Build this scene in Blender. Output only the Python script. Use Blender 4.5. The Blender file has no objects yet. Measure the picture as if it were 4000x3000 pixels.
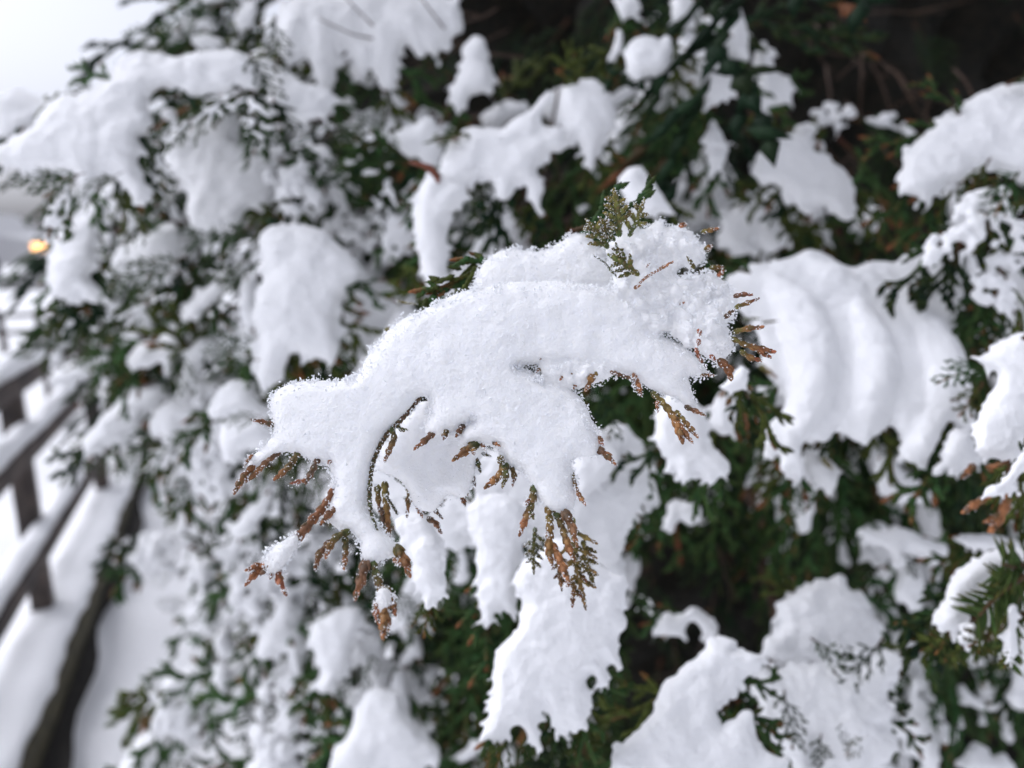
import bpy, bmesh, math, random
import numpy as np
from mathutils import Vector, Matrix

# ---------------------------------------------------------------- camera, sky, sun, exposure
SC = bpy.context.scene
COL = SC.collection
random.seed(7); RNG = np.random.default_rng(7)
HFOV = math.radians(74); PITCH = math.radians(12)
FPX = 2000 / math.tan(HFOV / 2)                       # focal length in photo pixels (4000 wide)
CAM = np.array((0.0, 0.0, 1.65))
RIGHT = np.array((1.0, 0, 0)); FWD = np.array((0, math.cos(PITCH), -math.sin(PITCH))); UP = np.array((0, math.sin(PITCH), math.cos(PITCH)))
FOCUS = 0.222

cam = bpy.data.cameras.new("camera"); cam_o = bpy.data.objects.new("camera", cam); COL.objects.link(cam_o)
cam_o.location = CAM; cam_o.rotation_euler = (math.pi / 2 - PITCH, 0, 0)
cam.angle = HFOV; cam.clip_start = 0.01; cam.clip_end = 500
cam.dof.use_dof = True; cam.dof.focus_distance = FOCUS; cam.dof.aperture_fstop = 6.2
SC.camera = cam_o

SUN_EL, SUN_AZ = math.radians(52), math.radians(-72)     # azimuth from +Y towards +X: left of the camera
w = bpy.data.worlds.new("World"); SC.world = w; w.use_nodes = True
nt = w.node_tree; bg = nt.nodes["Background"]
sky = nt.nodes.new("ShaderNodeTexSky"); sky.sky_type = 'NISHITA'; sky.sun_disc = False
sky.sun_elevation = SUN_EL; sky.sun_rotation = SUN_AZ
sky.air_density = 1.0; sky.dust_density = 5.0; sky.ozone_density = 1.0
hs = nt.nodes.new("ShaderNodeHueSaturation"); hs.inputs["Saturation"].default_value = 0.13
nt.links.new(sky.outputs[0], hs.inputs["Color"]); mx = nt.nodes.new("ShaderNodeMix"); mx.data_type = 'RGBA'; mx.blend_type = 'MULTIPLY'; mx.inputs[0].default_value = 1; mx.inputs[7].default_value = (.945, .97, 1.09, 1)   # cold snow-cloud tint
nt.links.new(hs.outputs[0], mx.inputs[6]); nt.links.new(mx.outputs[2], bg.inputs[0])
bg.inputs[1].default_value = 0.15
sun = bpy.data.lights.new("sun", 'SUN'); sun.energy = 0.5; sun.angle = math.radians(60); sun.color = (1, .99, .985)
so = bpy.data.objects.new("sun", sun); COL.objects.link(so)
sdir = Vector((math.sin(SUN_AZ) * math.cos(SUN_EL), math.cos(SUN_AZ) * math.cos(SUN_EL), math.sin(SUN_EL)))
so.rotation_euler = sdir.to_track_quat('Z', 'Y').to_euler()
SC.view_settings.view_transform = 'Standard'; SC.view_settings.look = 'None'
SC.view_settings.exposure = 0.2; SC.view_settings.gamma = 1
SC.render.engine = 'CYCLES'; SC.cycles.use_denoising = True; SC.cycles.use_adaptive_sampling = True; SC.cycles.adaptive_threshold = 0.03
SC.cycles.max_bounces = 8; SC.cycles.diffuse_bounces = 4; SC.cycles.glossy_bounces = 2; SC.cycles.transmission_bounces = 2

# ---------------------------------------------------------------- helpers
TILES = {0: (0, 0, 4000 / 2212), 1: (0, 0, .6329), 2: (1300, 0, .6329), 3: (2600, 0, .6329), 4: (0, 950, .6329), 5: (1300, 950, .6329),
         6: (2600, 950, .6329), 7: (0, 1950, .6329), 8: (1300, 1950, .6329), 9: (2600, 1950, .6329), 10: (2200, 700, .663)}
def px(t, pts):
    ox, oy, s = TILES[t]
    a = np.array([p[:2] for p in pts], float)
    return np.stack([ox + a[:, 0] * s, oy + a[:, 1] * s], 1)
def unproj(xy, d):
    """photo pixel(s) at distance d along the view axis -> world point(s)"""
    xy = np.atleast_2d(np.asarray(xy, float)); d = np.broadcast_to(np.asarray(d, float), (len(xy),))
    return CAM + d[:, None] * (FWD + RIGHT * ((xy[:, :1] - 2000) / FPX) + UP * ((1500 - xy[:, 1:2]) / FPX))
def DM(d): return d if d < .26 else 0.26 + (d - .26) * 2.3          # depth behind the focused branch
def chaikin(p, n=2):
    for _ in range(n):
        q = np.roll(p, -1, 0)
        p = np.stack([.75 * p + .25 * q, .25 * p + .75 * q], 1).reshape(-1, 2)
    return p
def mesh_tri(name, V, T, C=None, smooth=True):
    me = bpy.data.meshes.new(name)
    V = np.asarray(V, np.float32); T = np.asarray(T, np.int32); k = T.shape[1]
    me.vertices.add(len(V)); me.vertices.foreach_set("co", V.ravel())
    me.loops.add(T.size); me.loops.foreach_set("vertex_index", T.ravel())
    me.polygons.add(len(T)); me.polygons.foreach_set("loop_start", np.arange(0, T.size, k, dtype=np.int32))
    me.polygons.foreach_set("use_smooth", np.full(len(T), smooth))
    if C is not None:
        at = me.color_attributes.new("Col", 'FLOAT_COLOR', 'POINT')
        at.data.foreach_set("color", np.concatenate([np.asarray(C, np.float32), np.ones((len(C), 1), np.float32)], 1).ravel())
    me.update(calc_edges=True); me.validate()
    return me
def obj(name, me, mat, parent=None, **props):
    o = bpy.data.objects.new(name, me); COL.objects.link(o)
    if me is not None and mat is not None and not me.materials: me.materials.append(mat)
    if parent: o.parent = parent
    for k, v in props.items(): o[k] = v
    return o
class MB:
    """collects vertices, triangles and vertex colours"""
    def __init__(s): s.V = []; s.T = []; s.C = []; s.n = 0
    def add(s, V, T, C):
        V = np.asarray(V, float); s.V.append(V); s.T.append(np.asarray(T, int) + s.n)
        s.C.append(np.broadcast_to(np.asarray(C, float), (len(V), 3))); s.n += len(V)
    def arr(s): return np.concatenate(s.V), np.concatenate(s.T), np.concatenate(s.C)
    def build(s, name, mat, parent=None, **pr): return obj(name, mesh_tri(name, *s.arr()), mat, parent, **pr)
def tube(mb, P, R, col, seg=8, flat=1.0, nrm=None):
    P = np.asarray(P, float); n = len(P); R = np.broadcast_to(np.asarray(R, float), (n,)); V = []
    for i in range(n):
        t = P[min(i + 1, n - 1)] - P[max(i - 1, 0)]; t /= np.linalg.norm(t) + 1e-12
        a = np.cross(t, (0.31, .2, .93) if nrm is None else nrm); a /= np.linalg.norm(a) + 1e-12; b = np.cross(t, a)
        for k in range(seg):
            an = 2 * math.pi * k / seg
            V.append(P[i] + R[i] * (math.cos(an) * a + math.sin(an) * b * flat))
    T = []
    for i in range(n - 1):
        for k in range(seg):
            a, b, c, d = i * seg + k, i * seg + (k + 1) % seg, (i + 1) * seg + (k + 1) % seg, (i + 1) * seg + k
            T += [(a, b, c), (a, c, d)]
    V += [P[0], P[-1]]
    for k in range(seg):
        T.append((len(V) - 2, (k + 1) % seg, k)); T.append((len(V) - 1, (n - 1) * seg + k, (n - 1) * seg + (k + 1) % seg))
    mb.add(V, T, col if np.ndim(col) == 1 else np.concatenate([np.repeat(col, seg, 0), col[:1], col[-1:]]))
def box(mb, c, ax, size, col=(1, 1, 1)):
    """box centred at c with axes ax (3 unit vectors) and full sizes, slightly chamfered"""
    c = np.asarray(c, float); ax = np.asarray(ax, float); h = np.asarray(size, float) / 2; b = min(h) * .12
    bm = bmesh.new(); bmesh.ops.create_cube(bm, size=2)
    for v in bm.verts: v.co = Vector([v.co[i] * h[i] for i in range(3)])
    bmesh.ops.bevel(bm, geom=bm.edges[:], offset=b, segments=1, affect='EDGES')
    bmesh.ops.triangulate(bm, faces=bm.faces[:]); bm.verts.index_update()
    V = np.array([v.co[:] for v in bm.verts]) @ ax + c
    T = [[v.index for v in f.verts] for f in bm.faces]; bm.free()
    mb.add(V, T, col)

# ---------------------------------------------------------------- materials
def new_mat(name):
    m = bpy.data.materials.new(name); m.use_nodes = True
    return m, m.node_tree.nodes, m.node_tree.links, m.node_tree.nodes["Principled BSDF"]
def noise(N, L, scale, detail=3, coord='Object'):
    tc = N.new("ShaderNodeTexCoord"); n = N.new("ShaderNodeTexNoise"); n.inputs["Scale"].default_value = scale; n.inputs["Detail"].default_value = detail
    L.new(tc.outputs[coord], n.inputs["Vector"]); return n
def bump(N, L, src, bsdf, strength, dist):
    b = N.new("ShaderNodeBump"); b.inputs["Strength"].default_value = strength; b.inputs["Distance"].default_value = dist
    L.new(src, b.inputs["Height"]); L.new(b.outputs[0], bsdf.inputs["Normal"]); return b
def snow_mat(name, grain, dist, sss=0.012, alb=.9):
    m, N, L, B = new_mat(name)
    B.inputs["Base Color"].default_value = (alb, alb * 1.002, alb * 1.012, 1)
    B.inputs["Roughness"].default_value = .75; B.inputs["Specular IOR Level"].default_value = .25
    if sss:
        B.inputs["Subsurface Weight"].default_value = .75; B.inputs["Subsurface Radius"].default_value = (1, 1.03, 1.1); B.inputs["Subsurface Scale"].default_value = sss
    n = noise(N, L, grain, 4); bump(N, L, n.outputs["Fac"], B, .7, dist)
    return m
SNOW = snow_mat("snow", 420, .0012, 0)
SNOW_F = snow_mat("snow_in_focus", 1300, .0005, .006)
SNOW_G = snow_mat("snow_ground", 25, .012, 0)
CRYS, N, L, B = new_mat("snow_crystal"); B.inputs["Base Color"].default_value = (.92, .93, .95, 1); B.inputs["Roughness"].default_value = .55
B.inputs["Specular IOR Level"].default_value = .35
def leaf_mat(name, rough=.65, spec=.1, hue=(.475, .515), vary=(.65, 1.35)):
    m, N, L, B = new_mat(name)
    a = N.new("ShaderNodeAttribute"); a.attribute_name = "Col"
    n = noise(N, L, 260, 3); oi = N.new("ShaderNodeObjectInfo")
    hv = N.new("ShaderNodeHueSaturation")
    mr = N.new("ShaderNodeMapRange"); mr.inputs["From Min"].default_value = .3; mr.inputs["From Max"].default_value = .7; mr.inputs["To Min"].default_value = vary[0]; mr.inputs["To Max"].default_value = vary[1]
    L.new(n.outputs["Fac"], mr.inputs["Value"]); L.new(mr.outputs[0], hv.inputs["Value"])
    m2 = N.new("ShaderNodeMapRange"); m2.inputs["To Min"].default_value = hue[0]; m2.inputs["To Max"].default_value = hue[1]
    L.new(oi.outputs["Random"], m2.inputs["Value"]); L.new(m2.outputs[0], hv.inputs["Hue"])
    L.new(a.outputs["Color"], hv.inputs["Color"]); L.new(hv.outputs[0], B.inputs["Base Color"])
    B.inputs["Roughness"].default_value = rough; B.inputs["Specular IOR Level"].default_value = spec
    bump(N, L, n.outputs["Fac"], B, .5, .0006)
    return m
LEAF = leaf_mat("thuja_leaf"); TWIG = leaf_mat("brown_twig", .5, .25, (.498, .506), (.75, 1.3))
def plain(name, c1, c2, scale, rough=.8, bs=.5, bd=.004, detail=5, stretch=None):
    m, N, L, B = new_mat(name); n = noise(N, L, scale, detail)
    r = N.new("ShaderNodeValToRGB"); r.color_ramp.elements[0].position = .35; r.color_ramp.elements[1].position = .68
    r.color_ramp.elements[0].color = (*c1, 1); r.color_ramp.elements[1].color = (*c2, 1)
    L.new(n.outputs["Fac"], r.inputs[0]); L.new(r.outputs[0], B.inputs["Base Color"]); B.inputs["Roughness"].default_value = rough
    bump(N, L, n.outputs["Fac"], B, bs, bd)
    return m
BARK = plain("bark", (.035, .02, .013), (.11, .06, .038), 90)
WOOD = plain("weathered_wood", (.028, .022, .02), (.10, .076, .064), 9)
WOODB = plain("mossy_wood", (.03, .026, .014), (.085, .072, .035), 20)
ASPH = plain("wet_asphalt", (.14, .14, .15), (.24, .24, .25), 6)
GAP_DARK = plain("kerb_gap_shade", (.008, .007, .006), (.03, .024, .018), 30)  # shade of the gap by the kerb put into the colour
CORE_DARK = plain("shrub_core_shade", (.004, .0045, .003), (.018, .014, .008), 60, 1.0, .8, .01)  # near-black, so the added core reads as deep shade
# ---------------------------------------------------------------- the setting: ground, road, fences, car
def ground_z(x, y):
    s = np.clip((y - 3.0) / 7.0, 0, 1); s = s * s * (3 - 2 * s)
    return -.12 + .95 * s
xs = np.concatenate([np.linspace(-260, -9, 14), np.linspace(-8, 8, 90), np.linspace(9, 260, 14)])
ys = np.concatenate([np.linspace(-60, -3, 8), np.linspace(-2.5, 9, 90), np.linspace(9.5, 420, 26)])
X, Y = np.meshgrid(xs, ys); nx, ny = len(xs), len(ys)
Z = ground_z(X, Y)
near = np.exp(-((X / 9) ** 2 + ((Y - 3) / 7) ** 2))
Z = Z + near * (.03 * np.sin(3.1 * X + 1.3 * Y) + .025 * np.sin(5.3 * Y - 2.2 * X) + .012 * RNG.standard_normal(X.shape))
idx = np.arange(nx * ny).reshape(ny, nx)
Q = np.stack([idx[:-1, :-1], idx[:-1, 1:], idx[1:, 1:], idx[1:, :-1]], -1).reshape(-1, 4)
obj("ground", mesh_tri("ground", np.stack([X, Y, Z], -1).reshape(-1, 3), Q), SNOW_G, kind="structure", label="snow covered ground stretching away to the left")
# road strip on the rise
mb = MB(); zr = .83 + .05
for i in range(24):
    x0, x1 = -60 + i * 4, -56 + i * 4
    mb.add([(x0, 11.6, zr), (x1, 11.6, zr), (x1, 13.2, zr), (x0, 13.2, zr)], [(0, 1, 2), (0, 2, 3)], (1, 1, 1))
mb.build("road", ASPH, kind="structure", label="grey slushy road beyond the snow at far left")

# near fence: runs forward-left; rail heights follow the photograph
FD = .8; FA = math.radians(-22)
fdir = np.array((math.sin(FA), math.cos(FA), 0)); fn = np.array((math.cos(FA), math.sin(FA) * -1, 0)); fz = np.array((0, 0, 1.0))
fn = np.array((fdir[1], -fdir[0], 0))                      # points to the right of the fence, towards the shrub
f0 = -FD * fn
def fpt(s, off, z): return f0 + fdir * s + fn * off + fz * z
AX = np.array((fdir, fn, fz))
def on_fence(x, y):                                          # photo pixel -> distance along the fence
    r = unproj((x, y), 1.0)[0] - CAM
    t = (np.dot(f0, fn)) / np.dot(r, fn); p = CAM + t * r
    return float(np.dot(p - f0, fdir)), float(p[2])
fence = bpy.data.objects.new("wooden_fence", None); COL.objects.link(fence)
fence["label"] = "dark wooden rail fence capped with snow at lower left"; fence["category"] = "fence"
s_post, _ = on_fence(160, 1760)
POSTS = [s_post - 1.5, s_post, s_post + 1.5, s_post + 3.0, s_post + 4.5]
for s in POSTS:
    mb = MB(); box(mb, fpt(s, -.075, .57), AX, (.075, .075, 1.22)); mb.build("post", WOOD, fence)
S0, S1 = s_post - 2.2, s_post + 5.2
RAILS = [(1.115, .075, .04), (.845, .072, .04), (.43, .071, .04), (.235, .05, .03)]
for z, h, th in RAILS:
    mb = MB(); box(mb, fpt((S0 + S1) / 2, 0 if h > .07 else -.13, z), AX, (S1 - S0, th, h)); mb.build("rail", WOOD, fence)
mb = MB(); box(mb, fpt((S0 + S1) / 2, .03, .0), AX, (S1 - S0, .10, .12)); mb.build("kerb_beam", WOODB, fence)
def snow_strip(P, width, height, name, label, step=.03, group=None):
    """a ridge of snow lying along a rail: half-round section with uneven height"""
    a, b = P; n = int(np.linalg.norm(b - a) / step); t = (b - a) / np.linalg.norm(b - a); s = np.array((t[1], -t[0], 0)); s /= np.linalg.norm(s)
    V = []; k = 9; ph = RNG.uniform(0, 9, 4)
    for i in range(n + 1):
        u = i * step; e = min(1, min(i, n - i) / 3 + .05)
        hh = height * e * (1 + .16 * math.sin(7 * u + ph[0]) + .12 * math.sin(17 * u + ph[1])); ww = width * e * (1 + .05 * math.sin(9 * u + ph[2]) + .03 * math.sin(31 * u + ph[3]))
        for j in range(k):
            an = math.pi * j / (k - 1)
            V.append(a + t * u + s * (ww / 2 * math.cos(an)) + fz * (hh * math.sin(an) ** .7))
    T = []
    for i in range(n):
        for j in range(k - 1):
            p, q = i * k + j, (i + 1) * k + j; T.append((p, p + 1, q + 1, q))
        T.append((i * k + k - 1, i * k, (i + 1) * k, (i + 1) * k + k - 1))
    o = obj(name, mesh_tri(name, V, T), SNOW, label=label, category="snow")
    if group: o["group"] = group
    return o
for (z, h, th), lab, wd, ht, off in zip(RAILS, ("ridge of snow on the top rail of the wooden fence", "thick ridge of snow on the middle rail of the wooden fence",
        "ridge of snow on the lower rail of the wooden fence", "thin snow line on the lowest rail of the wooden fence"), (.085, .085, .08, .05), (.06, .055, .045, .025), (-.03, -.03, -.03, -.135)):
    snow_strip((fpt(S0 + .02, off, z + h / 2 - .004), fpt(S1 - .02, off, z + h / 2 - .004)), wd, ht, "snow_ridge", lab, group="snow lying on the fence")
snow_strip((fpt(S0 + .02, -.05, .055), fpt(S1 - .02, -.05, .055)), .24, .06, "snow_ridge", "broad band of snow on the bottom beam of the wooden fence", group="snow lying on the fence")
# dark strip painted in as the shadowed gap beside the kerb
mb = MB(); P = []
for i in range(60):
    s = S0 + (S1 - S0) * i / 59; wob = .02 * math.sin(3.3 * s) + .02 * math.sin(9 * s)
    a_, b_ = fpt(s, .05, 0), fpt(s, .14 + 1.0 * wob, 0)
    for q in (a_, .5 * (a_ + b_), b_): P.append((q[0], q[1], float(ground_z(q[0], q[1])) + .05))
T = [(i * 3 + j, i * 3 + j + 1, i * 3 + j + 4, i * 3 + j + 3) for i in range(59) for j in range(2)]
obj("gap_shade", mesh_tri("gap_shade", P, T), GAP_DARK, kind="structure", label="dark strip standing in for the shadowed gap beside the fence beam")

# far rail fence
ff = bpy.data.objects.new("far_railing", None); COL.objects.link(ff); ff["label"] = "thin snowy railing standing in the snow at the far left edge"; ff["category"] = "railing"
pa, pb = unproj((-700, 1310), 5.0)[0], unproj((640, 1240), 6.2)[0]
dv = pb - pa; dl = np.linalg.norm(dv); dv /= dl; sv = np.cross(dv, fz); sv /= np.linalg.norm(sv)
for i in range(9):
    c = pa + dv * dl * (i + .25) / 9; mb = MB(); zb = float(ground_z(c[0], c[1])) - .05; zt = c[2] + .12
    box(mb, (c[0], c[1], (zb + zt) / 2), np.array((dv * (1, 1, 0), sv * (1, 1, 0), fz)), (.045, .045, zt - zb)); mb.build("post", WOOD, ff)
for dz in (.08, -.06):
    mb = MB(); c = (pa + pb) / 2 + fz * dz; box(mb, c, np.array((dv, sv, np.cross(sv, dv))), (dl, .03, .03)); mb.build("rail", WOOD, ff)

# parked car with an amber lamp, mostly out of the frame
car = bpy.data.objects.new("parked_car", None); COL.objects.link(car); car["label"] = "pale snowy car with a glowing amber lamp in the distance at left"; car["category"] = "car"
CB, N, L, B = new_mat("car_paint"); B.inputs["Base Color"].default_value = (.5, .5, .51, 1); B.inputs["Roughness"].default_value = .35
CG, N, L, B = new_mat("car_glass"); B.inputs["Base Color"].default_value = (.12, .13, .15, 1); B.inputs["Roughness"].default_value = .1
CT, N, L, B = new_mat("tyre"); B.inputs["Base Color"].default_value = (.02, .02, .02, 1)
AM, N, L, B = new_mat("amber_lamp"); B.inputs["Base Color"].default_value = (.9, .35, .05, 1); B.inputs["Emission Color"].default_value = (1, .55, .22, 1); B.inputs["Emission Strength"].default_value = 2.6
end = unproj((178, 985), 14.5)[0]; gz = .84
prof = [(0, .32), (.05, .62), (.25, .78), (1.1, .92), (1.75, 1.38), (3.1, 1.42), (3.85, .98), (4.35, .9), (4.45, .55), (4.4, .3), (0.1, .26)]
def car_pt(u, v, z): return np.array((end[0] - u, end[1] + v, gz + z))
def prism(pr, v0, v1, name, mat):
    bm = bmesh.new(); a = [bm.verts.new(car_pt(u, v0, z)) for u, z in pr]; b = [bm.verts.new(car_pt(u, v1, z)) for u, z in pr]; n = len(pr)
    bm.faces.new(a); bm.faces.new(b[::-1])
    for i in range(n): bm.faces.new((a[i], b[i], b[(i + 1) % n], a[(i + 1) % n]))
    bmesh.ops.recalc_face_normals(bm, faces=bm.faces); bmesh.ops.bevel(bm, geom=bm.edges[:], offset=.03, segments=2, affect='EDGES')
    me = bpy.data.meshes.new(name); bm.to_mesh(me); bm.free(); return obj(name, me, mat, car)
prism(prof, 0, 1.75, "body", CB)
prism([(1.25, .98), (1.8, 1.32), (2.4, 1.34), (2.4, .98)], -.012, .05, "window", CG); prism([(2.5, .98), (2.5, 1.34), (3.05, 1.34), (3.6, 1.0)], -.012, .05, "window", CG)
for u in (1.35, 3.55):
    for v in (.05, 1.7):
        mb = MB(); a = car_pt(u, v - .1, .31); tube(mb, [a, a + (0, .04, 0), a + (0, .16, 0), a + (0, .2, 0)], (.27, .31, .31, .27), (1, 1, 1), 20); mb.build("wheel", CT, car)
mb = MB(); box(mb, car_pt(.14, .02, .66), np.eye(3), (.26, .08, .15)); mb.build("tail_lamp", AM, car)
# ---------------------------------------------------------------- snow lying on the shrub
# every clump: outlines read in photo tiles, each with its own distance; inflated to a rounded body, fused and roughened
def seg_dist(P, O):
    """distance of points P to the closed outline O, and the nearest point on it"""
    A = O; Bv = np.roll(O, -1, 0) - O; L2 = (Bv ** 2).sum(1) + 1e-9
    bd = np.full(len(P), 1e18); bp = np.zeros_like(P)
    for s in range(0, len(P), 4000):
        p = P[s:s + 4000]
        t = np.clip(((p[:, None] - A) * Bv).sum(2) / L2, 0, 1); q = A + t[..., None] * Bv
        dd = ((p[:, None] - q) ** 2).sum(2); k = dd.argmin(1); r = np.arange(len(p))
        bd[s:s + 4000] = dd[r, k]; bp[s:s + 4000] = q[r, k]
    return np.sqrt(bd), bp
def inside(P, O):
    x, y = P[:, 0], P[:, 1]; c = np.zeros(len(P), bool); n = len(O)
    for i in range(n):
        (x0, y0), (x1, y1) = O[i], O[(i + 1) % n]
        if y0 == y1: continue
        c ^= ((y0 > y) != (y1 > y)) & (x < (x1 - x0) * (y - y0) / (y1 - y0) + x0)
    return c
def dome(O, lo, hi):
    """smooth height over the outline: a Poisson solve on a coarse grid"""
    n = 56; w = max(hi - lo); st = w / n; nx, ny = int((hi[0] - lo[0]) / st) + 3, int((hi[1] - lo[1]) / st) + 3
    gx, gy = np.meshgrid(lo[0] + (np.arange(nx) - 1) * st, lo[1] + (np.arange(ny) - 1) * st)
    m = inside(np.stack([gx.ravel(), gy.ravel()], 1), O).reshape(ny, nx); h = np.zeros((ny, nx)); m[0] = m[-1] = False; m[:, 0] = m[:, -1] = False
    for _ in range(700):
        h[1:-1, 1:-1] = .25 * (h[:-2, 1:-1] + h[2:, 1:-1] + h[1:-1, :-2] + h[1:-1, 2:] + 2 * st * st); h[~m] = 0
    def f(P):
        u = np.clip((P[:, 0] - lo[0]) / st + 1, 0, nx - 1.001); v = np.clip((P[:, 1] - lo[1]) / st + 1, 0, ny - 1.001)
        i, j = u.astype(int), v.astype(int); a, b = u - i, v - j
        return (h[j, i] * (1 - a) * (1 - b) + h[j, i + 1] * a * (1 - b) + h[j + 1, i] * (1 - a) * b + h[j + 1, i + 1] * a * b)
    return f
def inflate(O, d, tilt, k, step, rr=34, grow=0, yc=None):
    O = chaikin(O, 2)
    if grow:                                                   # undo the shrinkage of smoothing
        t = np.roll(O, -1, 0) - np.roll(O, 1, 0); nrm = np.stack([t[:, 1], -t[:, 0]], 1) / (np.linalg.norm(t, axis=1)[:, None] + 1e-9)
        area = .5 * (O[:, 0] * np.roll(O[:, 1], -1) - np.roll(O[:, 0], -1) * O[:, 1]).sum()
        O = O + nrm * (grow if area > 0 else -grow)
    lo, hi = O.min(0) - step, O.max(0) + step
    gx = np.arange(lo[0], hi[0] + step, step); gy = np.arange(lo[1], hi[1] + step, step); nx, ny = len(gx), len(gy)
    G = np.stack(np.meshgrid(gx, gy), -1).reshape(-1, 2)
    cx = np.stack(np.meshgrid(gx[:-1] + step / 2, gy[:-1] + step / 2), -1).reshape(-1, 2)
    cin = inside(cx, O).reshape(ny - 1, nx - 1)
    full = np.zeros((ny, nx), int)
    for a in (0, 1):
        for b in (0, 1): full[a:ny - 1 + a, b:nx - 1 + b] += cin
    used = (full > 0).ravel(); border = used & (full.ravel() < 4)
    dist, near = seg_dist(G[used], O)
    P = G.copy(); D = np.zeros(len(G)); D[used] = dist; NP = np.zeros_like(G); NP[used] = near
    P[border] = NP[border]; D[border] = 0
    dm = np.minimum(D, rr); zz = np.sqrt(np.maximum(0, rr * rr - (rr - dm) ** 2))
    h = np.sqrt(np.maximum(0, dome(O, lo, hi)(P))) * np.minimum(1, D / 40)
    zz = (zz * .75 + k * h) * (d / FPX); zz[border] = 0
    yc = O[:, 1].mean() if yc is None else yc; base = d * (1 - tilt * (P[:, 1] - yc) / FPX)
    Vf = unproj(P, base - zz); Vb = unproj(P, base + zz * .55)
    ids = np.arange(nx * ny).reshape(ny, nx); c = cin.nonzero()
    q = np.stack([ids[c], ids[c[0], c[1] + 1], ids[c[0] + 1, c[1] + 1], ids[c[0] + 1, c[1]]], 1)
    fmap = np.full(nx * ny, -1); u = np.flatnonzero(used); fmap[u] = np.arange(len(u))
    ib = np.flatnonzero(used & ~border); bmap = fmap.copy(); bmap[ib] = len(u) + np.arange(len(ib))
    V = np.concatenate([Vf[u], Vb[ib]])
    return V, np.concatenate([fmap[q], bmap[q][:, ::-1]])
TEX = {}
def cloud(size, depth=2):
    key = (round(size, 6), depth)
    if key not in TEX:
        t = bpy.data.textures.new("lumps", 'CLOUDS'); t.noise_scale = size; t.noise_depth = depth; t.noise_basis = 'ORIGINAL_PERLIN'; TEX[key] = t
    return TEX[key]
PENDING = []; OUTL = []
def raw_quads(name, parts):
    V = []; F = []; n = 0
    for v, f in parts:
        if f.shape[1] == 4: f = np.concatenate([f[:, (0, 1, 2)], f[:, (0, 2, 3)]])
        V.append(v); F.append(f + n); n += len(v)
    return mesh_tri(name, np.concatenate(V), np.concatenate(F))
def queue(name, me, voxel, smooth, disp, mat, props, decimate=None):
    o = bpy.data.objects.new(name, me); COL.objects.link(o)
    r = o.modifiers.new("r", 'REMESH'); r.mode = 'VOXEL'; r.voxel_size = voxel; r.use_smooth_shade = True
    if smooth: s = o.modifiers.new("s", 'SMOOTH'); s.iterations = smooth; s.factor = .5
    for size, st in disp:
        m = o.modifiers.new("d", 'DISPLACE'); m.texture = cloud(size); m.strength = st; m.mid_level = .5; m.texture_coords = 'LOCAL'
    PENDING.append((o, name, mat, props))
def flush():
    dg = bpy.context.evaluated_depsgraph_get(); out = []
    for o, name, mat, props in PENDING:
        me = bpy.data.meshes.new_from_object(o.evaluated_get(dg)); me.materials.clear(); me.name = name
        out.append((me, name, mat, props))
    res = []
    for (o, *_ ) in PENDING:
        m = o.data; bpy.data.objects.remove(o); bpy.data.meshes.remove(m)
    for me, name, mat, props in out:
        n = len(me.vertices); co = np.empty(n * 3, np.float32); me.vertices.foreach_get("co", co); co = co.reshape(-1, 3)
        c = co.mean(0) if n else np.zeros(3)
        if props is None: res.append((me, co)); continue
        me.vertices.foreach_set("co", (co - c).ravel()); me.update()
        o = obj(name, me, mat, **props); o.location = c; res.append(o)
    PENDING.clear(); return res
def crumbs(t, outline, d, tilt, n, r0, r1, front, seed, yc=None):
    """loose little lumps of snow over an outline, fused with the clump by the remesh"""
    r = np.random.default_rng(seed); O = px(t, outline); lo, hi = O.min(0), O.max(0); out = []
    ico = bmesh.new(); bmesh.ops.create_icosphere(ico, subdivisions=1, radius=1); iv = np.array([v.co[:] for v in ico.verts]); it = np.array([[v.index for v in f.verts] for f in ico.faces]); ico.free()
    P = r.uniform(lo, hi, (n * 3, 2)); P = P[inside(P, O)][:n]; yc = O[:, 1].mean() if yc is None else yc; dist, _ = seg_dist(P, O)
    for (x, y), di in zip(P, dist):
        rad = r.uniform(r0, r1); dd = d * (1 - tilt * (y - yc) / FPX) - (min(di, 42) * .8 + front) * d / FPX * r.uniform(.4, 1.1)
        c = unproj((x, y), dd)[0]; out.append((iv * (rad * d / FPX * r.uniform(.7, 1.3, 3)) + c, np.stack([it[:, 0], it[:, 1], it[:, 2]], 1)))
    V = np.concatenate([v for v, _ in out]); F = np.concatenate([f + i * len(iv) for i, (_, f) in enumerate(out)])
    return V, F
PLANE = lambda y: .232 * (1 - .45 * (y - 1520) / FPX)            # the sheet in which the focused branch lies
ICO = bmesh.new(); bmesh.ops.create_icosphere(ICO, subdivisions=1, radius=1); ICO_V = np.array([v.co[:] for v in ICO.verts]); ICO_T = np.array([[v.index for v in f.verts] for f in ICO.faces]); ICO.free()
RE = np.random.default_rng(21)
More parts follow.
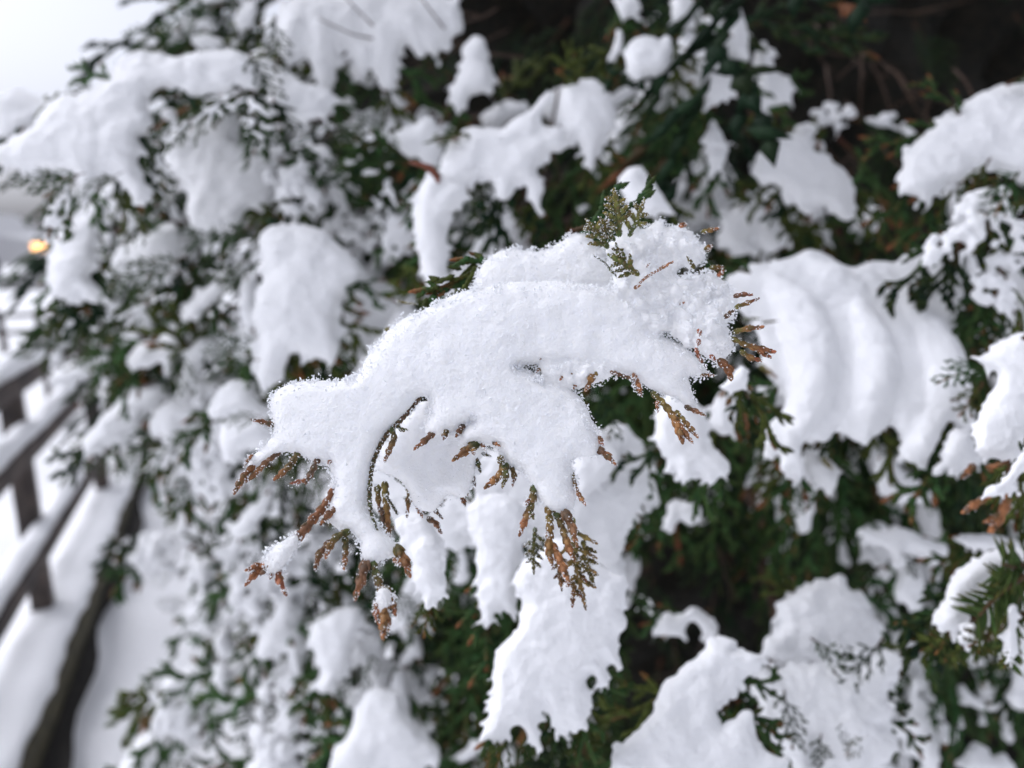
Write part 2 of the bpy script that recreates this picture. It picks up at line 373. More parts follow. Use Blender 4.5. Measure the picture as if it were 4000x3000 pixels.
def feather(O, d, tilt, dens):
    """short tapering tongues of snow that follow the leaf tips round the edge of a clump"""
    O = chaikin(O, 1); t = np.roll(O, -1, 0) - np.roll(O, 1, 0); ln = np.linalg.norm(np.roll(O, -1, 0) - O, axis=1); per = ln.sum()
    nrm = np.stack([t[:, 1], -t[:, 0]], 1) / (np.linalg.norm(t, axis=1)[:, None] + 1e-9)
    if .5 * (O[:, 0] * np.roll(O[:, 1], -1) - np.roll(O[:, 0], -1) * O[:, 1]).sum() < 0: nrm = -nrm
    n = int(per / 26 * dens); yc = O[:, 1].mean(); V = []
    for k in RE.choice(len(O), n, p=ln / per):
        e = nrm[k]; low = e[1] > -.2; v = e * RE.uniform(.5, 1) + np.array((RE.normal() * .35, .55)); v /= np.linalg.norm(v)
        L_ = RE.uniform(8, 62 if low else 20); r0 = RE.uniform(8, 15); p0 = O[k] - v * 12; m = max(2, int((L_ + 12) / 6)); dz = RE.uniform(-.3, .6)
        for i in range(m):
            q = p0 + v * 6 * i + RE.normal(0, 1.6, 2); r_ = r0 * (1 - .6 * i / m) * RE.uniform(.75, 1.25)
            dd = d * (1 - tilt * (q[1] - yc) / FPX) - dz * r0 * d / FPX
            V.append(ICO_V * (r_ * d / FPX) + unproj(q, dd)[0])
    if not V: return []
    return [(np.concatenate(V), np.concatenate([ICO_T + i * len(ICO_V) for i in range(len(V))]))]
def clump(label, outs, voxpx=9, lump=1.0, rough=1.0, group=None, smooth=5, mat=None, fine=0, step=None, grow=9, extra=(), fea=0.0, lacy=False):
    """outs: list of (tile, d, tilt, k, outline)"""
    d0 = outs[0][1]; u = d0 / FPX
    parts = [inflate(px(t, o), d, tl, k, step or max(6, voxpx * .9), grow=grow, yc=yy[0] if yy else None) for t, d, tl, k, o, *yy in outs] + list(extra)
    if fea:
        for t, d, tl, k, o, *yy in outs: parts += feather(px(t, o), d, tl, fea)
    for t, d, tl, k, o, *yy in outs: OUTL.append((chaikin(px(t, o), 1), d))
    if lacy:                                                   # broken, lacy snow: loose lumps instead of a closed body
        parts = []
        for t, d, tl, k, o, *yy in outs:
            O = px(t, o); ar = abs(.5 * (O[:, 0] * np.roll(O[:, 1], -1) - np.roll(O[:, 0], -1) * O[:, 1]).sum())
            parts += [crumbs(t, o, d, tl, int(np.clip(ar / 780, 12, 420)), 9, 27, 6, int(ar) % 9973)] + feather(O, d, tl, .7)
    disp = [(110 * u, 34 * u * lump), (45 * u, 11 * u * rough)]
    if fine: disp.append((9 * u, fine * u))
    pr = dict(label=label, category="snow", group=group or "snow clumps lying on the shrub")
    queue("snow_clump", raw_quads("snow_clump", parts), voxpx * u, smooth, disp, mat or SNOW, pr)

# ---- the cushion in focus on the foreground branch
FOCAL = [
 (5, .262, .5, .3, [(860,290),(880,210),(940,120),(1020,55),(1110,28),(1190,55),(1290,60),(1380,20),(1460,-40),(1530,-90),(1590,-50),(1660,40),(1740,130),(1780,230),(1700,290),(1500,300),(1300,300),(1150,300),(1000,330),(900,330)]),
 (5, .232, .45, .26, [(-380,950),(-314,890),(-234,860),(-90,848),(80,862),(160,830),(200,740),(230,660),(300,600),(340,545),(400,500),(520,440),(640,370),(760,315),(880,280),(1020,260),(1180,245),(1350,240),(1520,255),(1700,270),(1850,330),(1950,450),(1980,560),(2090,600),(2180,650),(2250,720),(2330,800),(2250,830),(2190,800),(2200,880),(2220,960),(2250,1030),(2190,1010),(2120,950),(2040,930),(1960,900),(1890,860),(1830,820),(1760,810),(1700,780),(1600,760),(1450,730),(1300,735),(1170,745),(1130,765),(1200,785),(1300,840),(1400,885),(1480,915),(1530,960),(1560,1020),(1600,1110),(1640,1200),(1650,1290),(1600,1300),(1520,1310),(1470,1340),(1480,1420),(1500,1500),(1500,1600),(1460,1659),(1380,1680),(1290,1600),(1240,1520),(1200,1420),(1130,1390),(1070,1350),(1030,1250),(950,1240),(870,1230),(800,1250),(780,1190),(830,1130),(880,1080),(780,1130),(700,1170),(620,1190),(580,1180),(590,1100),(600,1000),(580,930),(520,950),(470,1020),(400,1090),(340,1150),(290,1230),(245,1330),(225,1440),(210,1560),(215,1660),(290,1760),(370,1830),(410,1890),(380,1940),(310,1940),(260,1980),(200,1970),(180,1900),(185,1830),(130,1780),(50,1770),(-10,1720),(-30,1640),(0,1560),(20,1480),(-10,1400),(-30,1340),(-120,1350),(-160,1310),(-240,1290),(-300,1280),(-350,1310),(-430,1350),(-510,1400),(-530,1370),(-470,1300),(-400,1240),(-350,1180),(-360,1080),(-390,1010)], 1520),
]
CRUST = [[(1700,0),(1760,-40),(1790,-140),(1850,-170),(1880,-70),(1960,-90),(2000,-150),(2060,-90),(2140,-120),(2212,-60),(2290,20),(2290,100),(2230,150),(2140,140),(2100,210),(2150,230),(2230,200),(2330,190),(2420,240),(2470,330),(2400,430),(2300,480),(2200,520),(2000,560),(1800,480),(1720,330),(1740,160)],
 [(2080,540),(2160,480),(2260,440),(2330,400),(2400,340),(2480,340),(2490,410),(2420,480),(2430,560),(2480,620),(2440,700),(2380,740),(2300,700),(2240,640),(2150,620)],
 [(1260,760),(1320,690),(1420,700),(1560,690),(1700,720),(1780,790),(1700,830),(1600,860),(1500,890),(1420,880),(1320,840)]]
FOCAL += [(5, .251, .45, .10, CRUST[0]), (5, .2385, .4, .08, CRUST[1]), (5, .2335, .4, .08, CRUST[2])]
LEFT_RIM = [(-400,960),(-314,880),(-90,838),(80,850),(160,820),(210,700),(260,640),(300,700),(200,880),(-60,900),(-340,1000)]
clump("crisp white snow cushion with ragged fingers on the brown-tipped branch in focus", FOCAL, voxpx=5, lump=.6, rough=.9, smooth=9, mat=SNOW_F, fine=8, group="snow on the foreground branch", step=6, grow=5,
 extra=[crumbs(5, CRUST[0], .251, .45, 380, 8, 19, 14, 1), crumbs(5, CRUST[1], .2385, .4, 150, 8, 20, 12, 2), crumbs(5, CRUST[2], .2335, .4, 70, 8, 17, 8, 4), crumbs(5, FOCAL[1][4], .234, .45, 420, 4.5, 8.5, 24, 9, 1520), crumbs(5, LEFT_RIM, .236, .45, 60, 7, 12, 0, 3)])
clump("soft snow slab tucked behind the curved stem under the focused cushion", [
 (5, .243, .3, .3, [(270,1350),(330,1220),(420,1110),(520,1000),(600,980),(700,1100),(860,1160),(960,1280),(900,1320),(880,1400),(840,1500),(800,1560),(700,1540),(660,1600),(600,1659),(520,1640),(480,1540),(420,1440),(330,1400),(290,1400)])],
 voxpx=6, rough=.8, mat=SNOW_F, group="snow on the foreground branch")
clump("little snow patch stuck on the thick brown twig at lower left of the cushion", [
 (7, .2035, .45, .2, [(1640,420),(1660,340),(1720,280),(1800,230),(1840,230),(1820,310),(1770,370),(1720,430),(1680,460)])],
 voxpx=5, lump=.5, rough=2, smooth=3, mat=SNOW_F, fine=9, group="snow on the foreground branch", step=6)
clump("tiny snow patch caught between the lowest hanging brown tips of the branch", [
 (8, .1965, .4, .2, [(275,600),(300,560),(335,570),(350,620),(330,680),(300,720),(285,670)])],
 voxpx=5, lump=.5, rough=2, smooth=3, mat=SNOW_F, fine=9, group="snow on the foreground branch", step=6)

def drip(t, pts, d, tilt=0, yc=0, lift=.3):
    xy = px(t, pts); r = np.array([p[2] for p in pts]) * TILES[t][2]; seg = np.concatenate([[0], np.cumsum(np.linalg.norm(np.diff(xy, axis=0), axis=1))]); V = []
    for s_ in np.arange(0, seg[-1], max(7, r.mean() * .22)):
        q = np.array([np.interp(s_, seg, xy[:, i]) for i in (0, 1)]); dd = d * (1 - tilt * (q[1] - yc) / FPX)
        V.append(ICO2_V * (np.interp(s_, seg, r) * RE.uniform(.95, 1.05) * d / FPX) + unproj(q, dd - lift * r[0] * d / FPX)[0])
    return np.concatenate(V), np.concatenate([ICO2_T + i * len(ICO2_V) for i in range(len(V))])
ICO = bmesh.new(); bmesh.ops.create_icosphere(ICO, subdivisions=2, radius=1); ICO2_V = np.array([v.co[:] for v in ICO.verts]); ICO2_T = np.array([[v.index for v in f.verts] for f in ICO.faces]); ICO.free()
CUSH = [(320,240),(430,180),(560,130),(700,125),(790,70),(890,45),(1000,80),(1100,130),(1170,150),(1250,105),(1340,115),(1430,120),(1470,70),(1540,40),(1610,55),(1680,110),(1770,180),(1820,240),(1830,320),(1800,400),(1760,480),(1800,580),(1840,660),(1860,750),(1870,860),(1870,950),(1910,1060),(1900,1130),(1850,1160),(1790,1100),(1740,1090),(1690,1150),(1650,1200),(1650,1280),(1610,1350),(1530,1360),(1450,1320),(1440,1270),(1480,1220),(1490,1140),(1450,1060),(1400,1030),(1370,1090),(1340,1160),(1280,1200),(1240,1260),(1190,1210),(1100,1180),(1040,1140),(1020,1220),(960,1230),(880,1200),(820,1220),(830,1300),(850,1390),(840,1460),(780,1380),(730,1420),(700,1400),(720,1290),(640,1290),(600,1240),(600,1160),(650,1110),(720,1050),(760,990),(740,900),(650,860),(600,760),(580,640),(560,520),(470,430),(370,350)]
RIDGES = [[(520,240,60),(640,260,95),(790,420,165),(870,650,185),(890,900,150),(850,1100,100),(730,1240,60)], [(1180,420,90),(1255,640,150),(1265,880,150),(1215,1060,95)],
 [(1330,190,60),(1480,380,90),(1640,620,130),(1705,860,135),(1655,1060,85),(1550,1270,85)], [(860,130,70),(1020,230,125),(1160,310,95)], [(1540,110,65),(1640,190,75),(1740,280,70)], [(1480,1150,50),(1420,1000,60),(1370,900,70)]]
dc = DM(.345); yc_ = 950 + 700 * .6329
clump("large draped snow cushion with soft rounded folds, right of the focused branch", [(6, dc, .5, .08, CUSH, yc_)], voxpx=8, lump=1.2, rough=.8, grow=6, smooth=12, fea=.8,
 extra=[drip(6, r_, dc, .5, yc_, .08) for r_ in RIDGES])
CL = [
# upper left
("big swan-shaped snow mass arching across the upper left", .40, .35, .4, 1, [(0,900),(60,850),(170,790),(230,720),(330,630),(420,580),(560,560),(640,510),(700,440),(740,360),(830,325),(960,325),(1080,350),(1160,355),(1240,320),(1340,305),(1440,310),(1510,330),(1560,370),(1590,440),(1610,520),(1580,560),(1520,560),(1450,540),(1420,570),(1360,575),(1280,590),(1210,600),(1180,640),(1150,620),(1100,580),(1040,540),(960,560),(900,600),(900,660),(935,720),(930,770),(890,820),(830,850),(860,900),(850,970),(840,1040),(880,1100),(895,1170),(865,1270),(830,1240),(780,1160),(720,1090),(660,1030),(610,1060),(580,1130),(545,1220),(520,1215),(500,1130),(460,1070),(400,1050),(300,1050),(180,1050),(80,1030),(-60,1010),(-60,930)]),
("hazy snow bank behind the swan-shaped mass at the left edge", .62, .3, .35, 1, [(-80,570),(100,560),(250,600),(350,640),(300,740),(150,830),(40,880),(-80,900)]),
("snow wedge right of the dark sprig at the end of the swan-shaped mass", .42, .3, .4, 1, [(1600,380),(1680,400),(1780,440),(1850,520),(1960,530),(2040,570),(2050,620),(2010,690),(1950,740),(1860,750),(1800,760),(1740,720),(1690,690),(1650,620),(1680,560),(1640,470)]),
("round soft snow mass under the swan-shaped mass", .45, .3, .35, 1, [(1040,850),(1120,800),(1240,740),(1360,700),(1440,700),(1480,790),(1450,860),(1520,870),(1620,850),(1700,870),(1750,1000),(1700,1130),(1690,1250),(1610,1320),(1540,1280),(1500,1330),(1440,1400),(1300,1420),(1200,1400),(1150,1330),(1160,1230),(1120,1130),(1060,1080),(1010,1050),(1040,960)]),
("mottled snow patch among bright green sprigs, upper left of centre", .43, .3, .2, 1, [(1700,900),(1800,900),(1960,880),(2040,950),(2000,1050),(1940,1120),(1960,1200),(1900,1260),(1840,1320),(1760,1290),(1690,1270),(1720,1180),(1640,1100),(1690,980)]),
("tall drooping snow lobe above the amber lamp at left", .44, .25, .4, 1, [(310,1560),(330,1480),(400,1400),(480,1330),(560,1250),(620,1170),(700,1130),(760,1150),(740,1190),(680,1220),(650,1300),(620,1370),(600,1450),(590,1540),(570,1620),(560,1660),(540,1720),(590,1760),(600,1800),(560,1850),(500,1820),(470,1780),(440,1800),(410,1830),(370,1840),(320,1820),(300,1740),(300,1640)]),
("egg-shaped snow mass left of the dark green fronds", .47, .25, .4, 1, [(1100,1400),(1060,1390),(960,1410),(880,1440),(800,1500),(720,1560),(680,1620),(720,1680),(820,1730),(900,1770),(980,1770),(1060,1720),(1090,1640),(1110,1560),(1110,1470)]),
("high snow lump on the grey-green frond at the top left", .52, .3, .3, 1, [(1000,170),(1100,130),(1200,120),(1330,140),(1340,180),(1260,210),(1150,210),(1050,220)]),
("small snow lump below the grey-green frond at the top left", .5, .3, .3, 1, [(1180,250),(1260,210),(1350,230),(1400,270),(1330,300),(1220,300)]),
("snowy streak left of the top dripping clump", .5, .25, .25, 1, [(1480,0),(1600,0),(1600,90),(1560,180),(1500,200),(1440,150),(1450,60)]),
("narrow snow sliver beside the top dripping clump", .47, .2, .3, 1, [(1640,120),(1700,90),(1720,150),(1700,220),(1660,250),(1625,200)]),
("large clump with long snow drips at the top, left of centre", .44, .2, .35, 0, [(605,-20),(600,60),(612,105),(632,120),(655,118),(672,150),(688,188),(708,190),(722,160),(728,118),(742,88),(760,100),(775,145),(792,155),(800,125),(808,112),(820,165),(830,198),(852,196),(862,150),(866,105),(890,86),(920,112),(945,120),(960,90),(1000,75),(1003,40),(985,-20)]),
# top centre
("upright snow pillar left of centre reaching down behind the cushion", .37, .1, .5, 2, [(540,1140),(580,1080),(650,1070),(700,1110),(760,1120),(830,1180),(800,1250),(740,1290),(700,1320),(710,1420),(700,1540),(710,1659),(720,1740),(740,1790),(690,1800),(620,1800),(570,1740),(555,1659),(540,1550),(520,1440),(510,1340),(530,1230)]),
("branching snow arm rising to the right above the cushion", .38, .35, .3, 2, [(660,1080),(680,960),(720,880),(790,820),(880,800),(960,800),(1060,785),(1120,730),(1200,700),(1260,640),(1290,575),(1360,565),(1340,640),(1270,700),(1260,760),(1330,800),(1400,800),(1430,870),(1400,950),(1330,920),(1290,1000),(1250,1050),(1300,1090),(1310,1150),(1270,1220),(1290,1290),(1300,1350),(1270,1340),(1235,1280),(1220,1200),(1200,1130),(1140,1100),(1130,1170),(1080,1230),(1030,1240),(1000,1190),(990,1110),(960,1080),(880,1060),(830,1120),(760,1140),(700,1120)]),
("teardrop snow clump hanging above the green sprig, top centre", .39, .3, .35, 2, [(1440,520),(1520,500),(1600,490),(1680,540),(1710,610),(1740,680),(1740,760),(1700,830),(1660,900),(1630,960),(1600,1030),(1570,1020),(1560,950),(1530,880),(1500,840),(1470,900),(1440,900),(1420,800),(1430,720),(1400,640),(1430,560)]),
("short upright snow stub below the dark gap, top centre", .43, .25, .4, 2, [(820,260),(860,225),(920,225),(950,270),(940,340),(980,400),(1000,470),(970,560),(900,590),(830,590),(790,650),(765,680),(750,620),(740,540),(760,480),(800,440),(820,370)]),
("dim rounded snow lump deep behind the branching arm", .5, .3, .35, 2, [(910,790),(940,700),(1000,640),(1080,620),(1160,640),(1200,690),(1120,740),(1050,790),(960,800)]),
("rounded wedge of snow just above the upright green sprig", .36, .3, .4, 2, [(1770,1120),(1800,1060),(1850,1035),(1910,1050),(1960,1110),(2020,1180),(2070,1260),(2085,1310),(2040,1310),(1980,1350),(1920,1340),(1880,1290),(1820,1240),(1780,1190)]),
("dim frosted snow mass right of the snow pillar", .44, .3, .3, 2, [(920,1250),(990,1180),(1080,1270),(1160,1360),(1130,1440),(1060,1480),(960,1500),(930,1420),(870,1400),(820,1430),(810,1330)]),
("shaggy snow fingers left of the snow pillar", .42, .25, .3, 2, [(360,860),(420,800),(520,760),(600,720),(650,800),(690,880),(660,980),(580,1000),(500,960),(430,940),(400,900)]),
("small three-toed snow patch left of the snow pillar", .42, .2, .35, 2, [(280,1440),(320,1350),(380,1300),(440,1320),(500,1370),(500,1440),(450,1500),(430,1570),(380,1500),(340,1560),(300,1520)]),
("low snow sheet below the three-toed patch beside the pillar", .46, .25, .3, 5, [(0,180),(80,60),(140,40),(230,200),(330,260),(420,300),(520,300),(640,310),(500,380),(380,440),(240,520),(120,640),(40,560),(-30,420)]),
("snow tuft hanging from the top edge above the round ball", .42, .2, .35, 2, [(1720,-20),(1880,-20),(1870,60),(1810,140),(1780,130),(1750,50)]),
("slender snow wisp left of the round ball", .41, .2, .3, 2, [(1740,200),(1790,190),(1800,290),(1760,350),(1700,380),(1720,300)]),
("round snow ball with a dark rim, top right of centre", .39, .25, .5, 2, [(1815,310),(1840,240),(1900,215),(1970,240),(2030,250),(2080,230),(2110,300),(2105,390),(2060,440),(1990,470),(1925,455),(1895,515),(1870,465),(1830,430),(1808,370)]),
# top right
("arched snow patch over orange sprig tips, top right of centre", .40, .3, .35, 3, [(60,250),(110,190),(180,200),(250,260),(330,310),(370,380),(400,460),(420,540),(420,590),(360,580),(330,640),(260,610),(200,560),(170,520),(150,600),(130,680),(90,690),(60,620),(0,660),(-60,620),(-120,640),(-190,680),(-180,620),(-110,550),(-40,500),(10,440),(60,400),(90,330)]),
("vertical snow strip at the top edge, right of centre", .42, .2, .35, 3, [(40,-20),(150,-20),(170,80),(190,160),(130,190),(70,200),(50,100)]),
("twin-humped snow finger pair near the top right", .43, .25, .4, 3, [(220,120),(270,100),(320,150),(340,70),(400,50),(460,70),(490,150),(500,260),(500,330),(450,350),(400,340),(330,280),(260,230),(210,180)]),
("narrow ragged snow drip bordering the black gap at top right", .44, .2, .35, 3, [(560,290),(600,250),(630,290),(640,380),(670,420),(680,520),(720,480),(770,490),(790,560),(760,620),(710,640),(690,650),(640,660),(610,690),(580,650),(555,600),(570,500),(560,400)]),
("small spear-shaped snow drop right of the teardrop clump", .40, .2, .35, 3, [(250,790),(290,755),(330,790),(380,860),(370,910),(330,900),(325,980),(310,1050),(290,1050),(260,960),(240,880)]),
("hooked snow cap like a bird's beak, upper right", .40, .45, .45, 3, [(530,1000),(600,920),(670,850),(760,820),(840,860),(930,930),(1030,980),(1100,1060),(1150,1140),(1160,1240),(1150,1350),(1110,1370),(1050,1320),(990,1250),(930,1240),(870,1260),(850,1310),(820,1290),(790,1210),(730,1150),(660,1130),(590,1130),(545,1080)]),
("patchy snow crest above the beak-like cap", .46, .3, .25, 3, [(800,800),(850,720),(920,690),(990,640),(1080,650),(1150,670),(1150,740),(1100,800),(1060,790),(1000,720),(950,790),(900,830),(960,880),(970,930),(880,880),(820,840)]),
("huge smooth snow dome at the right edge", .36, .5, .4, 3, [(1450,1100),(1460,1010),(1510,910),(1600,840),(1660,760),(1760,680),(1880,610),(2000,560),(2120,510),(2212,480),(2330,470),(2420,600),(2420,1050),(2300,1100),(2212,1090),(2140,1080),(2080,1060),(2000,1010),(1900,1080),(1800,1130),(1740,1120),(1700,1150),(1660,1200),(1650,1270),(1620,1290),(1580,1240),(1520,1200),(1470,1190)]),
("frosted snow patch under the dome at the right edge", .34, .3, .15, 3, [(1780,1300),(1900,1200),(2000,1170),(2100,1150),(2150,1200),(2100,1290),(2212,1300),(2320,1400),(2320,1560),(2180,1540),(2130,1450),(2060,1500),(1960,1540),(1850,1580),(1740,1600),(1640,1580),(1600,1540),(1650,1480),(1740,1430),(1780,1370)]),
("lower frosted snow patch on dark sprigs at the right edge", .34, .25, .15, 6, [(1850,170),(1900,100),(2000,80),(2100,100),(2212,60),(2320,100),(2212,160),(2130,200),(2150,300),(2110,390),(2060,400),(1980,360),(1900,320),(1880,240)]),
("splayed snow patch beneath the beak-like cap", .44, .3, .3, 3, [(440,1280),(540,1200),(640,1160),(740,1170),(780,1240),(700,1260),(680,1330),(740,1400),(750,1500),(680,1560),(600,1530),(560,1480),(520,1560),(440,1580),(380,1530),(330,1460),(350,1380),(300,1340),(340,1280),(400,1320)]),
("faint grey snow patch deep in the gap right of the beak-like cap", .58, .3, .3, 3, [(1240,1210),(1330,1230),(1400,1290),(1350,1350),(1280,1420),(1220,1440),(1190,1370),(1220,1300)]),
("dim violet-grey snow patch deep behind the upright green sprig", .55, .3, .3, 3, [(60,1330),(110,1280),(240,1220),(310,1240),(290,1320),(200,1390),(130,1420),(40,1440)]),
# right of the cushion
("pointed snow drip just under the hand-like end of the large cushion", .35, .2, .4, 6, [(870,1310),(960,1320),(1050,1340),(1070,1420),(1050,1500),(1010,1530),(950,1490),(900,1440),(860,1380)]),
("grey snow tongue lying below the outer fold of the large cushion", .40, .25, .3, 6, [(1280,1310),(1380,1300),(1440,1400),(1500,1450),(1640,1530),(1640,1590),(1540,1600),(1420,1600),(1330,1560),(1290,1470)]),
("thick rounded snow bulge cut by the right edge, above orange tips", .30, .4, .35, 6, [(1880,700),(1980,690),(2050,620),(2130,575),(2212,560),(2360,560),(2360,1280),(2220,1290),(2150,1340),(2060,1350),(1960,1320),(1900,1260),(1910,1140),(1930,1020),(2010,940),(2060,870),(2040,790),(1960,750)]),
("lumpy snow patch left of the bulge at the right edge", .33, .25, .3, 6, [(1730,1200),(1800,1140),(1890,1120),(1900,1250),(1960,1320),(1920,1390),(1830,1370),(1780,1400),(1710,1340)]),
("thin snow-laden twig end dangling at the right edge", .285, .2, .25, 6, [(2230,1250),(2160,1330),(2130,1400),(2080,1470),(1990,1530),(1970,1560),(2060,1560),(2140,1500),(2180,1420),(2240,1380)]),
("snow patch below right of the focused cushion with ragged lower edge", .32, .25, .3, 6, [(-60,1000),(60,900),(170,930),(260,1080),(250,1220),(340,1300),(410,1380),(380,1440),(330,1440),(290,1500),(230,1440),(190,1380),(160,1450),(100,1460),(70,1370),(0,1300),(-60,1260)]),
("oval snow patch behind the long orange twig, right of the cushion", .34, .2, .35, 6, [(280,960),(340,900),(420,930),(430,1020),(430,1150),(350,1200),(290,1150)]),
("star-shaped snow scrap beside the large cushion's left fold", .30, .2, .25, 6, [(330,900),(380,840),(430,800),(480,770),(510,840),(480,900),(430,930)]),
("small snow patch tucked under the left fold of the large cushion", .36, .2, .3, 6, [(560,880),(660,860),(750,920),(770,960),(700,1000),(640,1040),(590,980)]),
("shaded snow patch seen through the notch below the focused cushion", .33, .2, .3, 5, [(1480,1250),(1560,1180),(1660,1150),(1740,1180),(1800,1260),(1790,1340),(1720,1400),(1660,1480),(1580,1560),(1510,1570),(1490,1420)]),
# below centre
("long hanging snow beard below the focused cushion", .30, .15, .3, 8, [(1130,480),(1180,400),(1260,330),(1340,280),(1450,260),(1560,330),(1640,400),(1720,460),(1800,480),(1810,540),(1770,640),(1810,740),(1810,810),(1760,830),(1740,900),(1780,980),(1800,1060),(1770,1070),(1710,1010),(1660,960),(1690,1040),(1700,1120),(1700,1180),(1660,1150),(1600,1080),(1540,1080),(1570,1160),(1590,1240),(1560,1320),(1530,1390),(1480,1410),(1410,1410),(1350,1350),(1320,1280),(1280,1220),(1270,1300),(1260,1400),(1280,1500),(1310,1570),(1280,1560),(1220,1500),(1180,1420),(1100,1400),(1050,1470),(980,1500),(950,1440),(960,1350),(980,1250),(990,1150),(985,1080),(1000,1000),(1040,920),(1100,850),(1150,780),(1160,700),(1200,660),(1130,560)]),
("leg-shaped snow drop hanging left under the focused cushion", .28, .15, .4, 8, [(390,130),(440,90),(520,80),(580,100),(650,200),(690,290),(680,380),(670,440),(700,500),(700,560),(640,600),(600,640),(580,680),(570,620),(540,560),(500,520),(500,430),(480,330),(440,250),(390,200)]),
("twin-pronged snow drop between the leg-shaped drop and the beard", .31, .15, .35, 8, [(860,0),(960,-40),(1100,-20),(1190,60),(1200,200),(1180,300),(1150,400),(1120,480),(1130,560),(1120,660),(1090,700),(1050,660),(1000,680),(990,760),(950,800),(920,730),(900,640),(920,560),(920,480),(890,400),(900,320),(870,220),(840,100)]),
("smooth snow slope on the upper right of the hanging beard", .34, .2, .3, 8, [(1500,60),(1600,40),(1700,90),(1800,130),(1810,200),(1800,290),(1760,340),(1790,420),(1810,510),(1750,490),(1660,400),(1580,330),(1540,240),(1520,150)]),
# lower right
("lumpy snow heap with green needles at lower right", .36, .35, .25, 9, [(600,880),(640,830),(720,800),(700,700),(740,600),(810,565),(860,540),(950,490),(1030,520),(1060,455),(1110,480),(1130,570),(1230,570),(1260,650),(1300,740),(1310,860),(1290,960),(1250,1000),(1200,1060),(1150,1000),(1060,1010),(950,1000),(860,960),(790,1000),(700,980),(640,950)]),
("wide frosted snow sheet below the lumpy heap at lower right", .34, .35, .2, 9, [(510,1090),(560,1050),(680,1060),(820,1010),(980,1010),(1100,1020),(1200,1070),(1300,960),(1380,940),(1440,1010),(1430,1100),(1370,1130),(1370,1250),(1370,1370),(1310,1400),(1400,1420),(1460,1540),(1400,1590),(1280,1659),(1200,1740),(960,1740),(980,1600),(950,1480),(900,1560),(920,1700),(820,1740),(780,1600),(700,1500),(600,1500),(560,1400),(580,1250),(520,1180)]),
("big snow mound filling the bottom edge right of the beard", .31, .35, .3, 9, [(-20,1120),(60,1080),(160,1010),(230,940),(260,860),(340,880),(420,850),(440,900),(400,940),(480,940),(600,960),(620,1010),(560,1040),(500,1080),(440,1150),(380,1210),(330,1250),(300,1330),(340,1440),(420,1330),(520,1300),(560,1420),(600,1540),(720,1600),(760,1740),(-380,1740),(-300,1540),(-200,1480),(-150,1380),(-60,1340),(-40,1220)]),
("thin snow shelf on the dark branch at lower right", .40, .3, .25, 9, [(1170,200),(1220,170),(1330,190),(1460,190),(1560,220),(1660,270),(1740,290),(1700,390),(1660,420),(1600,310),(1500,310),(1480,400),(1440,400),(1380,300),(1260,250)]),
("long low snow strip above the yew needles at right", .345, .2, .25, 9, [(1780,260),(1800,220),(1900,220),(2050,230),(2180,270),(2320,300),(2320,340),(2150,330),(2000,290),(1880,310)]),
("curved snow crescent under the yew needles at the right edge", .31, .3, .35, 9, [(1680,780),(1690,680),(1740,560),(1800,470),(1880,400),(1960,340),(2050,320),(2212,330),(2340,330),(2340,420),(2150,430),(2020,470),(1960,540),(1920,600),(1880,700),(1870,760),(1800,810),(1720,810)]),
("frosty snow patch inside the crescent at the right edge", .305, .2, .12, 9, [(1850,780),(1900,640),(1990,600),(2070,640),(2080,740),(2030,830),(1950,860),(1830,890),(1790,840)]),
("thin frozen snow drip hanging below the yew needles", .295, .1, .3, 9, [(2100,660),(2160,640),(2170,740),(2150,860),(2160,950),(2110,990),(2090,920),(2110,800)]),
("shaded snow lobe between the heap and the yew needles", .42, .25, .3, 9, [(1390,560),(1440,480),(1480,400),(1560,420),(1600,520),(1560,600),(1590,680),(1530,690),(1460,620)]),
("dim snow patch low in the bottom right corner", .42, .25, .3, 9, [(1830,1560),(1880,1520),(1960,1530),(2000,1600),(2080,1570),(2130,1620),(2100,1740),(1850,1740)]),
("claw-shaped snow patch right of the hanging beard", .38, .2, .25, 9, [(0,720),(80,730),(160,650),(230,700),(320,790),(340,860),(260,850),(200,780),(150,740),(90,860),(20,830),(-100,840),(-60,760)]),
("square snow scrap below the long orange twig", .38, .2, .25, 9, [(10,0),(200,20),(200,100),(170,180),(100,110),(40,180),(0,150)]),
# left of centre
("bear-shaped snow mass left of the focused cushion", .39, .25, .4, 0, [(560,540),(565,500),(600,485),(650,482),(690,495),(720,520),(745,545),(770,560),(790,590),(770,610),(730,640),(735,660),(728,690),(735,730),(730,760),(715,778),(690,775),(660,770),(640,755),(625,765),(618,790),(605,820),(580,835),(555,830),(560,790),(565,750),(550,700),(545,660),(560,620),(575,590)]),
("shaded snow hollow between the bear-shaped mass and the cushion", .46, .3, .3, 0, [(745,630),(800,610),(850,620),(900,640),(870,700),(800,760),(760,800),(735,770),(740,700)]),
("rabbit-shaped snow lump left of the bear-shaped mass", .48, .3, .4, 4, [(800,720),(830,640),(900,600),(980,600),(1020,520),(1060,450),(1140,410),(1180,460),(1220,500),(1120,560),(1120,650),(1060,700),(1060,760),(960,730),(920,790),(880,760),(830,790)]),
("leaf-shaped snow blade left of the bear-shaped mass", .46, .2, .35, 4, [(1130,820),(1150,720),(1200,620),(1270,570),(1360,600),(1300,650),(1250,710),(1240,790),(1180,880),(1150,920)]),
("forked snow patch above the wooden rail", .55, .3, .3, 4, [(500,740),(560,680),(620,640),(700,630),(690,720),(690,800),(730,860),(690,930),(650,960),(640,860),(600,800),(520,800),(440,860),(300,880),(280,850),(380,800)]),
